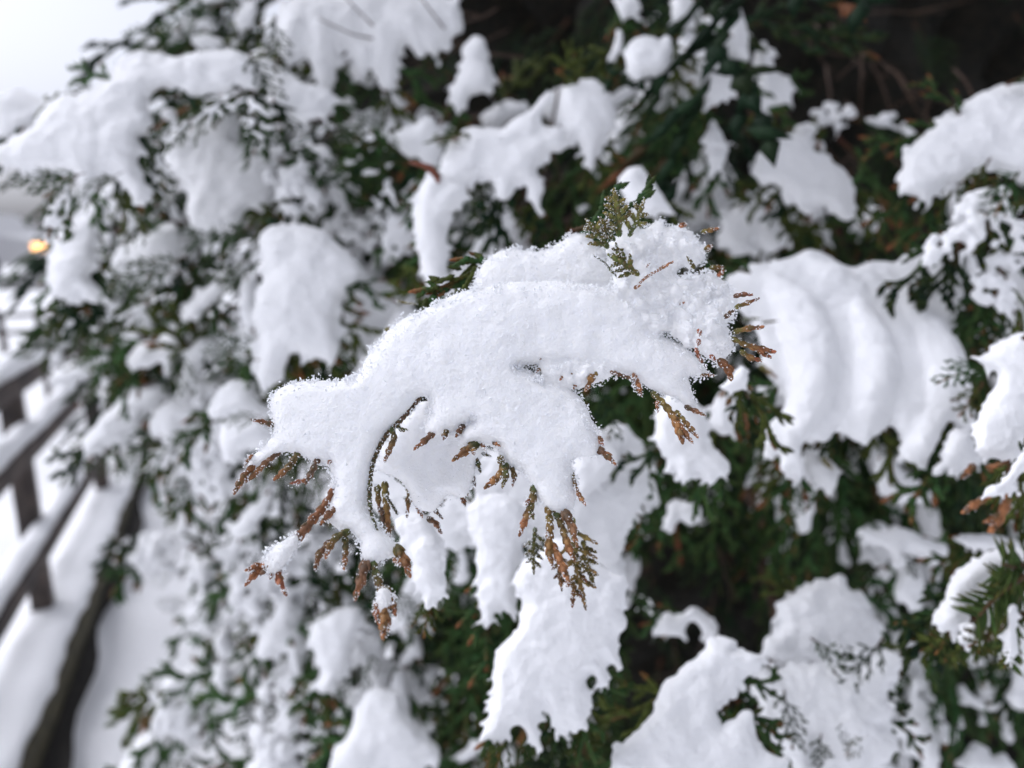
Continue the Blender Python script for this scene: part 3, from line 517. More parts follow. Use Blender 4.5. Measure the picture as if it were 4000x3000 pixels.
("long slanting snow bank touching the end of the wooden rail", .52, .35, .35, 4, [(510,1260),(560,1180),(640,1060),(740,960),(800,880),(900,850),(1010,860),(1060,930),(980,1010),(900,1050),(860,1140),(780,1200),(640,1260),(560,1310)]),
("rounded snow lump right of the slanting bank", .48, .3, .4, 4, [(910,1140),(960,1010),(1040,970),(1150,980),(1250,1000),(1260,1060),(1190,1120),(1130,1150),(1120,1220),(1060,1260),(1000,1240),(980,1170),(930,1160)]),
("snow pad behind the left tip of the focused cushion", .40, .3, .35, 4, [(1280,1080),(1330,960),(1400,870),(1500,850),(1580,900),(1600,1000),(1680,1010),(1660,1060),(1560,1060),(1440,1060),(1330,1100)]),
("mitten-shaped snow patch under the thin green shoot left of the cushion", .38, .2, .35, 4, [(1370,1150),(1400,1100),(1520,1090),(1640,1120),(1680,1180),(1620,1260),(1540,1250),(1480,1290),(1440,1360),(1390,1350),(1370,1260)]),
("small snow bump on the left shoulder of the bear-shaped mass", .42, .2, .4, 4, [(1480,250),(1510,190),(1590,230),(1570,350),(1610,450),(1590,520),(1520,500),(1490,400)]),
("tiny snow hand among green fronds left of the bear-shaped mass", .46, .2, .3, 4, [(1200,340),(1260,290),(1320,310),(1310,390),(1280,430),(1230,410)]),
("pale snow flake-shaped patch below the rounded lump at left", .50, .2, .3, 4, [(1060,1400),(1060,1330),(1110,1310),(1150,1380),(1240,1370),(1200,1480),(1160,1590),(1100,1560),(1030,1490)]),
# bottom left
("tall snow flame at the bottom, left of the lowest brown tips", .50, .2, .3, 7, [(1600,830),(1660,780),(1700,680),(1750,600),(1800,620),(1830,700),(1800,780),(1880,800),(1890,900),(1860,960),(1860,1060),(1820,1110),(1790,1000),(1740,930),(1680,980),(1600,1000),(1580,920)]),
("tapering snow tongue under the lowest brown tips", .44, .2, .3, 7, [(1920,760),(2000,740),(2080,680),(2180,660),(2240,700),(2200,850),(2150,960),(2120,1050),(2060,1170),(1990,1210),(1950,1180),(1980,1080),(1960,960),(1900,880)]),
("spreading snow skirt at the bottom edge left of the beard", .42, .3, .3, 8, [(150,1290),(220,1180),(320,1180),(420,1190),(440,1280),(480,1350),(560,1440),(650,1530),(660,1600),(560,1640),(500,1740),(0,1740),(0,1560),(60,1500),(120,1420)]),
("low snow hump at the bottom edge touching the beard", .44, .3, .3, 8, [(680,1600),(760,1500),(880,1450),(960,1500),(1000,1600),(960,1740),(700,1740)]),
("almond-shaped snow patch in the lower left thicket", .56, .2, .35, 7, [(1300,860),(1380,760),(1430,780),(1440,880),(1440,960),(1380,980),(1320,930)]),
("ragged snow streak below the almond-shaped patch", .56, .2, .3, 7, [(1300,1050),(1360,1000),(1440,1060),(1400,1180),(1450,1260),(1380,1290),(1310,1230)]),
("small snow bead held by the bare frond at bottom left", .62, .2, .3, 7, [(960,1210),(1040,1190),(1160,1210),(1180,1260),(1100,1310),(1000,1290)]),
("sloping snow drift along the bottom edge at lower left", .60, .35, .25, 7, [(870,1450),(1000,1400),(1130,1330),(1250,1310),(1350,1380),(1340,1500),(1250,1500),(1150,1560),(1050,1640),(940,1740),(700,1740),(760,1600)]),
("shaded snow mound at the bottom edge left of the skirt", .50, .3, .3, 7, [(1520,1640),(1600,1560),(1700,1480),(1780,1450),(1840,1560),(1900,1740),(1500,1740)]),
("mottled snow patch between the flame and the dark hollow", .46, .2, .25, 8, [(0,680),(60,660),(150,700),(140,800),(200,790),(280,860),(290,950),(220,1000),(120,980),(80,1060),(40,1140),(0,1180),(-80,1100),(-40,900)]),
("hook-shaped snow curl in the dark hollow above the skirt", .47, .2, .3, 8, [(430,1060),(520,1040),(600,1040),(640,1080),(560,1100),(560,1180),(640,1210),(560,1260),(480,1240),(440,1150)]),
("frosted snow fan on the lowest fronds beside the fence beam", .75, .3, .2, 7, [(800,250),(900,200),(1050,190),(1200,150),(1350,100),(1420,110),(1350,200),(1200,260),(1300,330),(1250,420),(1150,480),(1000,460),(850,420),(780,340)]),
("snow mass at left of the big brown twig, out of focus", .46, .2, .3, 7, [(1420,200),(1500,120),(1560,40),(1620,-40),(1700,-60),(1680,60),(1600,140),(1560,220),(1480,260)]),
("soft snow strip below the frosted fan at lower left", .66, .25, .25, 7, [(1160,740),(1220,680),(1290,660),(1300,700),(1220,760),(1180,790)]),
# sheets of snow that join the clumps
("shadowed snow sheet behind the hanging fingers of the focused cushion", .335, .25, .3, 0, [(760,1000),(900,980),(1000,960),(1180,1000),(1280,960),(1340,900),(1400,980),(1390,1080),(1350,1150),(1330,1230),(1250,1200),(1180,1150),(1100,1180),(1040,1150),(1000,1180),(940,1180),(880,1120),(800,1100),(760,1050)]),
("mottled snow sheet left of the focused cushion's lowest left tip", .48, .25, .2, 0, [(330,900),(430,830),(540,850),(560,950),(620,1000),(600,1080),(520,1060),(440,1090),(380,1000)]),
("mottled snow sheet under the thick brown twig at lower left", .52, .25, .2, 0, [(560,1080),(640,1060),(720,1100),(760,1180),(700,1260),(640,1350),(560,1380),(500,1300),(520,1180)]),
("frosted snow sheet near the fence beam at lower left", .6, .25, .2, 0, [(430,1180),(520,1230),(560,1340),(500,1450),(420,1420),(400,1300)]),
("mottled snow sheet left of the dark hollow at bottom", .48, .25, .2, 0, [(700,1280),(790,1300),(840,1400),(880,1500),(820,1560),(740,1500),(690,1400)]),
("mottled snow sheet between the bear-shaped mass and the snow pillar", .46, .25, .2, 0, [(690,420),(750,400),(800,440),(850,470),(900,450),(900,540),(840,560),(790,540),(740,520),(700,500)]),
("mottled snow sheet above the bear-shaped mass", .46, .25, .2, 0, [(560,400),(600,330),(680,310),(740,350),(790,400),(740,430),(690,460),(640,480),(590,460)]),
("mottled snow patch right of the snow wedge, upper left of centre", .45, .25, .25, 0, [(830,260),(880,235),(950,240),(990,290),(960,330),(890,320),(850,300)]),
("mottled snow patch between the tall lobe and the egg-shaped mass", .5, .25, .25, 0, [(240,440),(330,420),(390,450),(370,520),(330,580),(260,570),(225,500)]),
("frosted snow patch in the thicket left of the leaf-shaped blade", .52, .25, .2, 0, [(270,690),(340,650),(420,660),(440,720),(380,760),(300,790),(260,740)]),
("frosted snow patch between the round lump and the mitten-shaped patch", .48, .25, .2, 0, [(400,920),(470,880),(520,900),(540,980),(480,1040),(410,1010)]),
("dim snow patch under the stub at the top centre", .52, .25, .25, 0, [(1180,200),(1260,175),(1310,220),(1300,280),(1220,290),(1170,250)]),
("dim snow patch between the upright sprig and the beak-like cap", .5, .25, .25, 0, [(1440,390),(1530,400),(1560,460),(1500,510),(1440,480)]),
("mottled snow patch above the round soft mass at upper left", .48, .25, .2, 0, [(380,270),(440,240),(520,250),(560,300),(540,350),(470,330),(400,330)]),
("long frosted snow streak on the fronds above the wooden rail", .58, .2, .2, 0, [(120,700),(200,640),(290,620),(360,640),(300,690),(220,730),(140,760)]),
("frosted snow mat on low fronds right of the snowy ground", .58, .25, .2, 0, [(330,1480),(420,1440),(520,1420),(600,1440),(580,1520),(480,1560),(400,1600),(330,1580)]),
("mottled snow mat at the bottom edge near lower left", .5, .25, .2, 0, [(560,1480),(640,1440),(700,1480),(720,1570),(660,1640),(580,1690),(540,1600)]),
("mottled snow patch right of the spear-shaped drop", .46, .25, .2, 0, [(1560,440),(1620,420),(1680,450),(1690,520),(1630,550),(1570,520)]),
("frosted patch at the top edge between the strip and the finger pair", .46, .25, .2, 0, [(1490,60),(1530,40),(1560,90),(1570,150),(1530,170),(1500,130)]),
("frosted snow patch on dark sprigs below the grey tongue at right", .44, .25, .2, 0, [(1850,1150),(1920,1130),(1980,1160),(1990,1230),(1930,1260),(1870,1220)]),
]
DRIPS = {"long snow drips": (0, [[(700,70,30),(702,130,27),(703,180,17)], [(764,90,18),(776,130,13),(785,158,7)], [(828,80,28),(830,140,25),(834,188,15)], [(640,60,26),(632,110,20),(624,140,9)], [(890,60,24),(905,100,16),(912,122,8)]]),
 "swan-shaped mass arching": (0, [[(170,310,26),(183,360,19),(188,415,9)], [(240,310,28),(270,370,20),(298,438,9)], [(400,170,24),(405,210,12)]]),
 "twin-pronged snow drop": (8, [[(950,560,60),(945,680,45),(948,790,18)], [(1090,540,50),(1100,640,34),(1095,690,18)]]),
 "leg-shaped snow drop": (8, [[(580,300,90),(600,450,75),(620,560,50),(585,670,20)]]),
 "bear-shaped snow mass": (0, [[(585,700,26),(582,780,24),(575,835,14)], [(700,700,32),(700,760,24)]])}
for lab, d, tl, k, t, o in CL:
    ex = [drip(dt, pts, DM(d)) for key, (dt, ps) in DRIPS.items() if key in lab for pts in ps]
    rough = 1.9 if ("frost" in lab or "mottled" in lab or "lumpy" in lab or "patchy" in lab or "grainy" in lab) else 1.0
    clump(lab, [(t, DM(d), tl, k, o)], lacy=rough > 1 and 'lumpy' not in lab, voxpx=7.5 if d < .37 else 9.5, rough=min(rough, 1.3) * 1.15, lump=1.9 if 'mound' in lab or 'lumpy' in lab else 1.35, grow=4, smooth=3, extra=ex, fea=1.5 if rough > 1 else 1.0)
# ---------------------------------------------------------------- thuja sprays
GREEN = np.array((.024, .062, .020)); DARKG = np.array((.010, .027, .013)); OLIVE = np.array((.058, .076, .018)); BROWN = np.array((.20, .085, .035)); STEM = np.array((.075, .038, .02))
def octas(mb, C, D, S, Nn, ln, wd, th, col):
    """many small pointed scale leaves at once"""
    n = len(C); a = lambda v: np.broadcast_to(np.asarray(v, float), (n,))[:, None]
    V = np.stack([C - D * a(ln) * .45, C + S * a(wd) - D * a(ln) * .02, C + Nn * a(th), C - S * a(wd) - D * a(ln) * .02, C - Nn * a(th), C + D * a(ln) * .55], 1)
    T = np.array([(0, 2, 1), (0, 3, 2), (0, 4, 3), (0, 1, 4), (5, 1, 2), (5, 2, 3), (5, 3, 4), (5, 4, 1)])
    mb.add(V.reshape(-1, 3), (T[None] + 6 * np.arange(n)[:, None, None]).reshape(-1, 3), np.repeat(np.broadcast_to(col, (n, 3)), 6, 0))
def spray_nodes(seed, L, brown, green, dens=1.0):
    r = np.random.default_rng(seed); segs = []; tips = []
    def walk(p, ang, length, lev, z, curl):
        s = .0027; n = max(2, int(length / s)); pts = []
        for i in range(n):
            u = i / n; a = ang + curl * u
            pts.append((p[0], p[1], z, a, u)); p = p + s * np.array((math.cos(a), math.sin(a))); z -= s * (.10 + .5 * p[0] / L * .6) + r.normal() * .0002
        segs.append((lev, np.array(pts)))
        if lev < 2:
            gap = (.0080, .0062)[lev] / dens; side = 1 if r.random() < .5 else -1; q = length * (.12 if lev == 0 else .22)
            while q < length * .95:
                u = q / length; k = min(n - 1, int(q / s)); px_, py_, pz, pa, _ = pts[k]
                if lev == 0: l2 = L * .52 * (1 - u) ** .75 * (.6 + .4 * min(1, u * 5)) * r.uniform(.7, 1.15) + .008
                else: l2 = length * .36 * (1 - u) ** .6 * r.uniform(.6, 1.2) + .003
                walk(np.array((px_, py_)), pa + side * r.uniform(.6, .88), l2, lev + 1, pz + r.normal() * .0012, -side * r.uniform(.1, .4))
                side = -side; q += gap * r.uniform(.75, 1.3)
    walk(np.zeros(2), 0.0, L, 0, 0.0, r.normal() * .25)
    return segs
def make_spray(seed, L=.085, brown=.3, green=GREEN, dens=.85, low=0, ol=.55):
    r = np.random.default_rng(seed + 99); mb = MB(); segs = spray_nodes(seed, L, brown, green, dens)
    for lev, pts in segs:
        if low: pts = pts[::2]
        C = pts[:, :3].copy(); n = len(C); ang = pts[:, 3]; u = pts[:, 4]
        D = np.stack([np.cos(ang), np.sin(ang), -.2 * np.ones(n)], 1); D /= np.linalg.norm(D, axis=1)[:, None]
        S = np.stack([-np.sin(ang), np.cos(ang), np.zeros(n)], 1); Nn = np.cross(D, S)
        w0 = (.0022, .0022, .0021)[lev]; wd = w0 * (1 - .3 * u) * r.uniform(.85, 1.15, n)
        c = green * r.uniform(.75, 1.3) * r.uniform(.8, 1.25, (n, 1))
        c = c + (OLIVE - c) * np.clip(u * ol + r.normal(0, .1, n), 0, 1)[:, None]
        if r.random() < brown: c = c + (BROWN * r.uniform(.6, 1.1) - c) * (np.clip((u - .45) / .45, 0, 1)[:, None])
        if lev == 0: c = c + (STEM - c) * np.clip(1 - u * 2.2, 0, 1)[:, None]
        octas(mb, C, D, S, Nn, .0054 * (1 + .8 * bool(low)), wd, wd * .55, c)
        if low: continue
        C2 = C + D * .0013; octas(mb, C2, D, Nn, S, .005, wd * .62, wd * .75, c * .9)
    return mb.arr(), segs
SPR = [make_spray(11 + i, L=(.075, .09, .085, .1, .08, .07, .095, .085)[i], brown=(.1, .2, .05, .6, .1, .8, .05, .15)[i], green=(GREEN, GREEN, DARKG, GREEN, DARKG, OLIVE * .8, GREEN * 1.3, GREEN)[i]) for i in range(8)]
SPR += [make_spray(31, L=.16, brown=.12, green=np.array((.028, .060, .016)), dens=.62), make_spray(33, L=.16, brown=.2, green=np.array((.030, .058, .018)), dens=.55), make_spray(35, L=.15, brown=.05, green=np.array((.022, .058, .018)), dens=.7)]
SPR_ME = [mesh_tri("spray", *a) for a, _ in SPR]
LOW = [make_spray(51 + i, L=.08, brown=(.05, .25, .0)[i], green=DARKG, dens=.6, low=1, ol=.15)[0] for i in range(3)]  # inner set in darker green, interior shade put into its colour
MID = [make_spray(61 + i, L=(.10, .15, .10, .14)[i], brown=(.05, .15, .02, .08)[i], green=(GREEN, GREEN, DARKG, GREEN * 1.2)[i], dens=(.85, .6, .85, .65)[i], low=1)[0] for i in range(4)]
FRINGE = [make_spray(71 + i, L=.042, brown=(.35, .05, .15, .05)[i], green=(GREEN, GREEN * 1.3, OLIVE * .8, DARKG)[i], dens=.8, low=1)[0] for i in range(4)]
FRINGE_N = [make_spray(81 + i, L=.042, brown=(.4, .05, .2, .05)[i], green=(GREEN, GREEN * 1.2, OLIVE * .8, DARKG)[i], dens=.8)[0] for i in range(4)]
# snow caught on a spray: beads along its twigs, fused
def spray_snow(segs, seed, cover):
    r = np.random.default_rng(seed); bm = bmesh.new()
    for lev, pts in segs:
        if r.random() > cover: continue
        n = len(pts); a = int(n * r.uniform(0, .3)); b = int(n * r.uniform(.6, .95)); rad = r.uniform(.0026, .0052) * (1.25 if cover > .5 else .9)
        for i in range(a, max(a + 1, b), 1):
            if r.random() < .15: continue
            m = Matrix.Translation(Vector(pts[i, :3]) + Vector((r.normal() * .001, r.normal() * .001, rad * .55))) @ Matrix.Diagonal((1, 1, .8, 1))
            bmesh.ops.create_icosphere(bm, subdivisions=1, radius=rad * r.uniform(.7, 1.2), matrix=m)
    me = bpy.data.meshes.new("s"); bm.to_mesh(me); bm.free(); return me
def pad_snow(segs, seed):
    """a thicker cushion lying over the middle of a spray"""
    r = np.random.default_rng(seed); bm = bmesh.new()
    for lev, pts in segs:
        if lev == 2 or (lev == 1 and r.random() < .35): continue
        n = len(pts); a, b = (int(n * .1), int(n * .8)) if lev == 0 else (0, int(n * r.uniform(.5, .9)))
        for i in range(a, max(a + 1, b), 2):
            rad = (r.uniform(.006, .010) if lev == 0 else r.uniform(.004, .0075)) * (1 - .4 * i / n)
            bmesh.ops.create_icosphere(bm, subdivisions=1, radius=rad, matrix=Matrix.Translation(Vector(pts[i, :3]) + Vector((0, 0, rad * .5))))
    me = bpy.data.meshes.new("s"); bm.to_mesh(me); bm.free(); return me
for i in range(len(SPR)):
    for c in (.75, .4): queue("s", spray_snow(SPR[i][1], i * 7 + int(c * 100), c), .0028, 3, [(.006, .002)], None, None)
    queue("s", pad_snow(SPR[i][1], 300 + i), .0028, 4, [(.012, .005)], None, None)
DUST = flush_all = flush()
CLUMPS = [o for o in DUST if not isinstance(o, tuple)]; DUST = [o for o in DUST if isinstance(o, tuple)]
def tri_of(me):
    me.calc_loop_triangles(); t = np.empty(len(me.loop_triangles) * 3, np.int32); me.loop_triangles.foreach_get("vertices", t); return t.reshape(-1, 3)
DUST = [(co, tri_of(me)) for me, co in DUST]

shrub = bpy.data.objects.new("thuja_shrub", None); COL.objects.link(shrub)
shrub["label"] = "large green and brown evergreen thuja shrub with flat sprays under snow"; shrub["category"] = "shrub"
base = unproj((3050, 1200), 1.6)[0]; base[2] = -.15; shrub.location = base
def sh_part(o): o.parent = shrub; o.matrix_parent_inverse = Matrix.Translation(-Vector(base)); return o
dust_mb = MB(); inner = MB()
def frame(D, nrm):
    D = D / np.linalg.norm(D); S = np.cross(nrm, D); S /= np.linalg.norm(S); N_ = np.cross(D, S)
    return np.stack([D, S, N_], 1)
def place(k, p, D, nrm, sc, dust=0.0, part=True):
    R = frame(D, nrm)
    if part:
        M = np.eye(4); M[:3, :3] = R * sc; M[:3, 3] = p
        o = obj("spray", SPR_ME[k], LEAF); sh_part(o); o.matrix_basis = Matrix(M.tolist())
    else:
        V, T, C = MID[k % 4]; inner.add((V * sc * (.75 if k % 2 else 1)) @ R.T + p, T, C)
    if dust:
        co, t = DUST[3 * k + (2 if dust > .9 else 0 if dust > .6 else 1)]
        if len(co): dust_mb.add((co * sc) @ R.T + p, t, (1, 1, 1))
T0S = 4000 / 2212
SHRUB = np.array([(360,30),(330,140),(120,300),(120,460),(400,600),(380,700),(480,840),(440,960),(520,1040),(600,1150),(580,1270),(600,1400),(480,1500),(440,1720),(2280,1720),(2280,-60),(440,-60)], float)
GAPS = [np.array(g, float) for g in (
    [(1010,-50),(1330,-50),(1330,150),(1230,210),(1050,280),(900,300),(960,180)],
    [(1600,-50),(2260,-50),(2260,190),(1950,300),(1830,250),(1720,330),(1650,250)], [(1850,280),(1960,290),(1950,520),(1830,550),(1850,420)],
    [(1190,330),(1330,330),(1340,440),(1250,500),(1170,440)],
    [(1390,1050),(1700,1040),(2000,1080),(2010,1150),(1860,1160),(1840,1260),(1680,1300),(1620,1400),(1440,1500),(1380,1680),(1290,1659),(1350,1400),(1370,1200)],
    [(1960,1380),(2260,1400),(2260,1660),(1970,1680)], [(880,1200),(1030,1230),(1040,1400),(930,1480),(850,1330)], [(900,170),(1000,140),(1010,260),(920,300),(720,200)])]
rs = np.random.default_rng(5)
def outward(x, y):
    v = np.array(((x - 1600) / 700, (y - 100) / 900 + .55)); v += rs.normal(0, .28, 2); return v / np.linalg.norm(v)
def sdir(x, y, c=None):
    v = outward(x, y); c = rs.uniform(.1, .8) if c is None else c
    return RIGHT * v[0] - UP * v[1] - FWD * c
def snrm(): return np.array((0, 0, .75)) - FWD * rs.uniform(.3, .9) + rs.normal(0, .25, 3)
count = 0
cand = []
for gy in range(-30, 1720, 84):
    for gx in range(-20, 2280, 84):
        cand.append((gx + rs.uniform(-42, 42), gy + rs.uniform(-42, 42)))
cand = np.array(cand); ok = inside(cand, SHRUB)
GRID = []
for (x, y), i_ in zip(cand, ok):
    if not i_: continue
    gap = any(inside(np.array([(x, y)]), g)[0] for g in GAPS)
    if gap and rs.random() < .8: continue
    left = max(0, (900 - x) / 900); low = max(0, (y - 950) / 700) * left
    d = .42 + .10 * left + .22 * low + rs.uniform(0, .12) + (.16 if gap else 0)
    if x < 260: d += .1
    d = DM(d)
    if low > .1: pr = (.45, .12, .05)
    elif x < 1000: pr = (.5, .06, .04)
    else: pr = (.25, .08, .1)
    u = rs.random(); du = 0 if gap else 1.0 if u < pr[0] else .8 if u < pr[0] + pr[1] else .4 if u < sum(pr) else 0
    k = rs.integers(8)
    if x > 1300 and rs.random() < .5: k = rs.choice((2, 4, 6, 0))
    v = outward(x, y)
    for a_ in (0, 110, 220):                                   # keep loose sprays behind the clumps they would cover
        q = np.array([(x + v[0] * a_, y + v[1] * a_)]) * T0S
        for O, dc in OUTL:
            if dc < 1.0 and d < dc + .02 and inside(q, O)[0]: d = dc + .02 + rs.uniform(0, .03)
    if x < 900 and rs.random() < .45: k = rs.choice((8, 9, 10)); du = min(du, .4) if rs.random() < .5 else 0
    if gap: k = 2; d += .2  # gap sprays take the dark green prototype, dimness put into the colour
    GRID.append((d, x, y, int(k), du, v))
GRID.sort(key=lambda g: g[0])
for n_, (d, x, y, k, du, v) in enumerate(GRID):
    place(k, unproj((x * T0S, y * T0S), d)[0], RIGHT * v[0] - UP * v[1] - FWD * rs.uniform(0, .35), snrm(), rs.uniform(1.4, 2.1) * (.6 if k > 7 else 1), du, n_ < 165); count += 1
# sprays that the photograph shows plainly: (tile, base, tip, d, prototype, dusting)
HAND = [(1,(520,1070),(60,1120),.40,0,0),(1,(480,1080),(170,1440),.40,3,0),(1,(760,1060),(300,1230),.42,0,0),(1,(1500,560),(950,780),.43,0,0),(1,(1250,700),(880,800),.43,2,0),(1,(1560,560),(1480,880),.42,2,0),(1,(1540,330),(1640,560),.42,2,0),
 (1,(1000,900),(870,1250),.45,2,0),(1,(1100,1100),(650,1450),.46,0,0),(1,(1250,260),(720,130),.55,0,.4),(1,(1350,240),(660,250),.56,7,.4),(1,(1000,300),(690,420),.58,4,.4),(1,(650,540),(370,560),.6,4,.4),(1,(1700,100),(1650,380),.46,2,0),(1,(1500,230),(1380,290),.5,1,.4),
 (1,(1560,1400),(1130,1520),.46,6,0),(1,(1600,1500),(1230,1650),.46,0,0),
 (2,(430,960),(130,700),.41,6,.4),(2,(300,900),(-60,720),.41,6,.4),(2,(480,1000),(60,960),.42,0,0),(2,(380,1060),(150,1400),.42,2,0),(2,(560,760),(640,1000),.43,6,.4),(2,(930,1050),(850,1300),.4,2,0),
 (4,(1150,80),(560,310),.46,6,0),(4,(1060,320),(480,480),.48,0,0),(4,(1120,180),(600,180),.46,6,0),(4,(1500,100),(1400,250),.44,6,0),(4,(820,480),(430,760),.52,4,0),(4,(700,520),(0,720),.62,2,0),(4,(480,590),(60,620),.7,4,.4),(4,(1600,720),(1240,680),.43,1,0),(4,(1600,620),(1300,560),.44,0,.4),(4,(1120,620),(1090,960),.5,2,0),
 (4,(1330,1100),(960,1250),.45,5,0),(4,(1000,1180),(640,1420),.5,2,0),(4,(1050,1250),(760,1480),.52,2,0),(4,(640,850),(440,980),.56,2,0),(4,(880,1330),(520,1340),.55,4,0),(4,(1620,1060),(1390,1080),.4,6,0),
 (5,(2020,1350),(1820,1750),.35,6,.4),(5,(1900,1250),(1700,1500),.36,6,0),(5,(1650,850),(1690,1180),.33,2,0),(5,(60,420),(60,760),.43,0,0),(5,(120,60),(160,260),.42,4,0),(5,(760,50),(740,300),.43,2,0),
 (6,(2010,760),(1700,770),.31,6,0),(6,(1960,860),(1880,1040),.33,5,0),(6,(640,1010),(560,1420),.38,6,0),(6,(850,1180),(900,1350),.36,2,.4),(6,(1180,1200),(1240,1360),.37,4,0),(6,(1400,1020),(1330,1300),.4,2,0),(6,(680,1350),(640,1640),.37,5,0),(6,(820,1400),(760,1720),.37,3,0),(6,(1760,1100),(1600,1500),.4,2,0),(6,(1900,250),(1830,560),.36,4,0),(6,(2050,400),(1900,620),.35,2,.4),(6,(2150,420),(2060,640),.35,0,0),
 (8,(1560,1400),(1660,1640),.31,5,0),(8,(1420,1400),(1500,1680),.31,1,0),(8,(1300,1230),(1380,1460),.31,0,0),(8,(1000,1440),(940,1620),.3,3,0),(8,(1080,1420),(1040,1680),.3,5,0),(8,(1200,1440),(1150,1700),.31,1,0),(8,(1300,1560),(1360,1720),.31,3,0),(8,(700,220),(720,480),.34,6,0),(8,(600,560),(580,800),.3,5,0),(8,(660,560),(700,700),.31,1,0),(8,(1120,560),(1140,720),.32,6,0),(8,(1800,980),(1810,1130),.32,3,0),(8,(1700,1120),(1740,1260),.32,3,0),(8,(1850,560),(1980,680),.38,0,.4),
 (8,(420,520),(400,800),.42,2,0),(8,(250,860),(180,1150),.46,0,.4),(8,(100,1000),(20,1260),.46,7,.4),
 (9,(1320,420),(1150,560),.38,2,0),(9,(1340,560),(1300,720),.37,2,0),(9,(1460,330),(1600,460),.4,4,0),(9,(900,860),(1180,1030),.34,0,.4),(9,(1340,860),(1200,1140),.345,4,0),(9,(520,1160),(300,1080),.33,6,.4),(9,(480,1050),(440,1200),.34,2,0),(9,(730,1180),(780,1500),.34,2,0),(9,(960,1450),(930,1720),.34,2,0),(9,(1080,1380),(1100,1520),.335,2,0),(9,(1240,1460),(1150,1600),.335,5,.4),(9,(1750,820),(1780,950),.31,5,0),(9,(2000,820),(1960,900),.31,5,0),(9,(2130,920),(2120,1040),.295,5,.4),
 (3,(1560,1180),(1480,1330),.4,2,0),(3,(700,1200),(780,1430),.43,2,0),(3,(350,980),(480,1250),.44,2,0),(3,(100,680),(260,960),.43,0,0),(3,(1800,1130),(1900,1250),.35,1,0),(3,(2000,980),(1880,1180),.35,5,0),(3,(2180,1060),(2080,1220),.34,3,0),(3,(560,1480),(420,1640),.45,6,0),(3,(60,560),(-40,720),.39,3,0),(3,(-60,600),(-180,740),.39,3,0),(3,(420,360),(470,500),.43,5,0),
 (7,(1350,1180),(720,1320),.6,4,0),(7,(1330,1240),(840,1500),.6,4,0),(7,(1040,1260),(880,1170),.62,4,0),(7,(1440,640),(1090,860),.55,2,0),(7,(1700,540),(1460,820),.52,2,.4),(7,(1080,480),(900,520),.66,4,.4),(7,(1240,460),(1240,640),.6,2,0),(7,(840,230),(640,400),.78,5,0),(7,(1180,640),(960,660),.66,4,.4),(7,(2000,1020),(1900,1300),.47,0,0),(7,(1600,1230),(1640,1500),.52,2,0),(7,(1250,1560),(1080,1640),.56,0,0)]
for t, b, tip, d, k, du in HAND:
    if t in (4, 7) or (t == 1 and k in (0, 7, 6)) or (t == 2 and k == 6): k = int(rs.choice((8, 9, 10)))
    d = DM(d - (.05 if t in (1, 4) else .008 if t == 9 else 0)); du = .8 if t == 7 else .4 if (du == 0 and t in (1, 4, 5, 2, 9) and rs.random() < .4) else du
    q = px(t, [b, tip]); A, Bp = unproj(q[:1], d)[0], unproj(q[1:], d - rs.uniform(.0, .03))[0]
    place(k, A, Bp - A, snrm() * .6 - FWD * .5, np.linalg.norm(Bp - A) / (.075, .09, .085, .1, .08, .07, .095, .085, .16, .16, .15)[k], du); count += 1
# leaf tips peeping from under the lower edge of every snow clump
for O, d in OUTL:
    if d < .255: continue
    c = O.mean(0); m = len(O); nt_ = int(np.clip(np.linalg.norm(np.ptp(O, axis=0)) / 75, 3, 11))
    for q in rs.choice(m, nt_):
        e = O[q] - c; e = e / (np.linalg.norm(e) + 1e-9)
        if e[1] < -.25 and rs.random() < .7: continue
        if rs.random() < .6 and any(inside(np.array([O[q] / T0S + (0, 40)]), g)[0] for g in GAPS): continue
        v = e + np.array((0, .55)); b = O[q] - v * rs.uniform(30, 70); sc = rs.uniform(.6, 1.15) * (d / .36) ** .8
        V, T, C = (FRINGE_N if d < .5 else FRINGE)[rs.integers(4)]; R = frame(RIGHT * v[0] - UP * v[1] - FWD * rs.uniform(-.1, .5), -FWD + .5 * UP + rs.normal(0, .3, 3))
        inner.add((V * sc) @ R.T + unproj(b, d + .006)[0], T, C * rs.uniform(.8, 1.25))
# deep and overhead foliage of the same shrub, one mass
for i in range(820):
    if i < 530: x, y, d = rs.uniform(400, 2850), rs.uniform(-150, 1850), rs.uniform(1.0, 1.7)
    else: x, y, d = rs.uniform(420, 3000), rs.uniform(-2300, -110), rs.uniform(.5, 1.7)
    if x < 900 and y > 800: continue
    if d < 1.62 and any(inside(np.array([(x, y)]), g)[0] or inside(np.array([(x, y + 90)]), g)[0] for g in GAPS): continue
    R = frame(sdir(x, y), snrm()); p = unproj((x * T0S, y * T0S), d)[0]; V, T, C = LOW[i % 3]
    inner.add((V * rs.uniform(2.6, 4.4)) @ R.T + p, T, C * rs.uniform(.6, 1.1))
print('inner tris', sum(len(t) for t in inner.T), 'dust tris', sum(len(t) for t in dust_mb.T))
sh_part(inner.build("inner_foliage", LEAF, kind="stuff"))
for i in range(60):                                           # snow on the deep sprays, faint scraps
    x, y, d = rs.uniform(1000, 2300), rs.uniform(-40, 1700), rs.uniform(.9, 1.3)
    if any(inside(np.array([(x, y)]), g)[0] for g in GAPS): continue
    co, t = DUST[rs.integers(len(DUST))]
    if len(co): dust_mb.add((co * rs.uniform(.4, 1.0)) @ frame(sdir(x, y), snrm()).T + unproj((x * T0S, y * T0S), d)[0], t, (1, 1, 1))
do = obj("snow_dusting", mesh_tri("snow_dusting", *dust_mb.arr()[:2]), SNOW, kind="stuff", label="thin dusting of snow scattered over the shrub's sprays", category="snow")
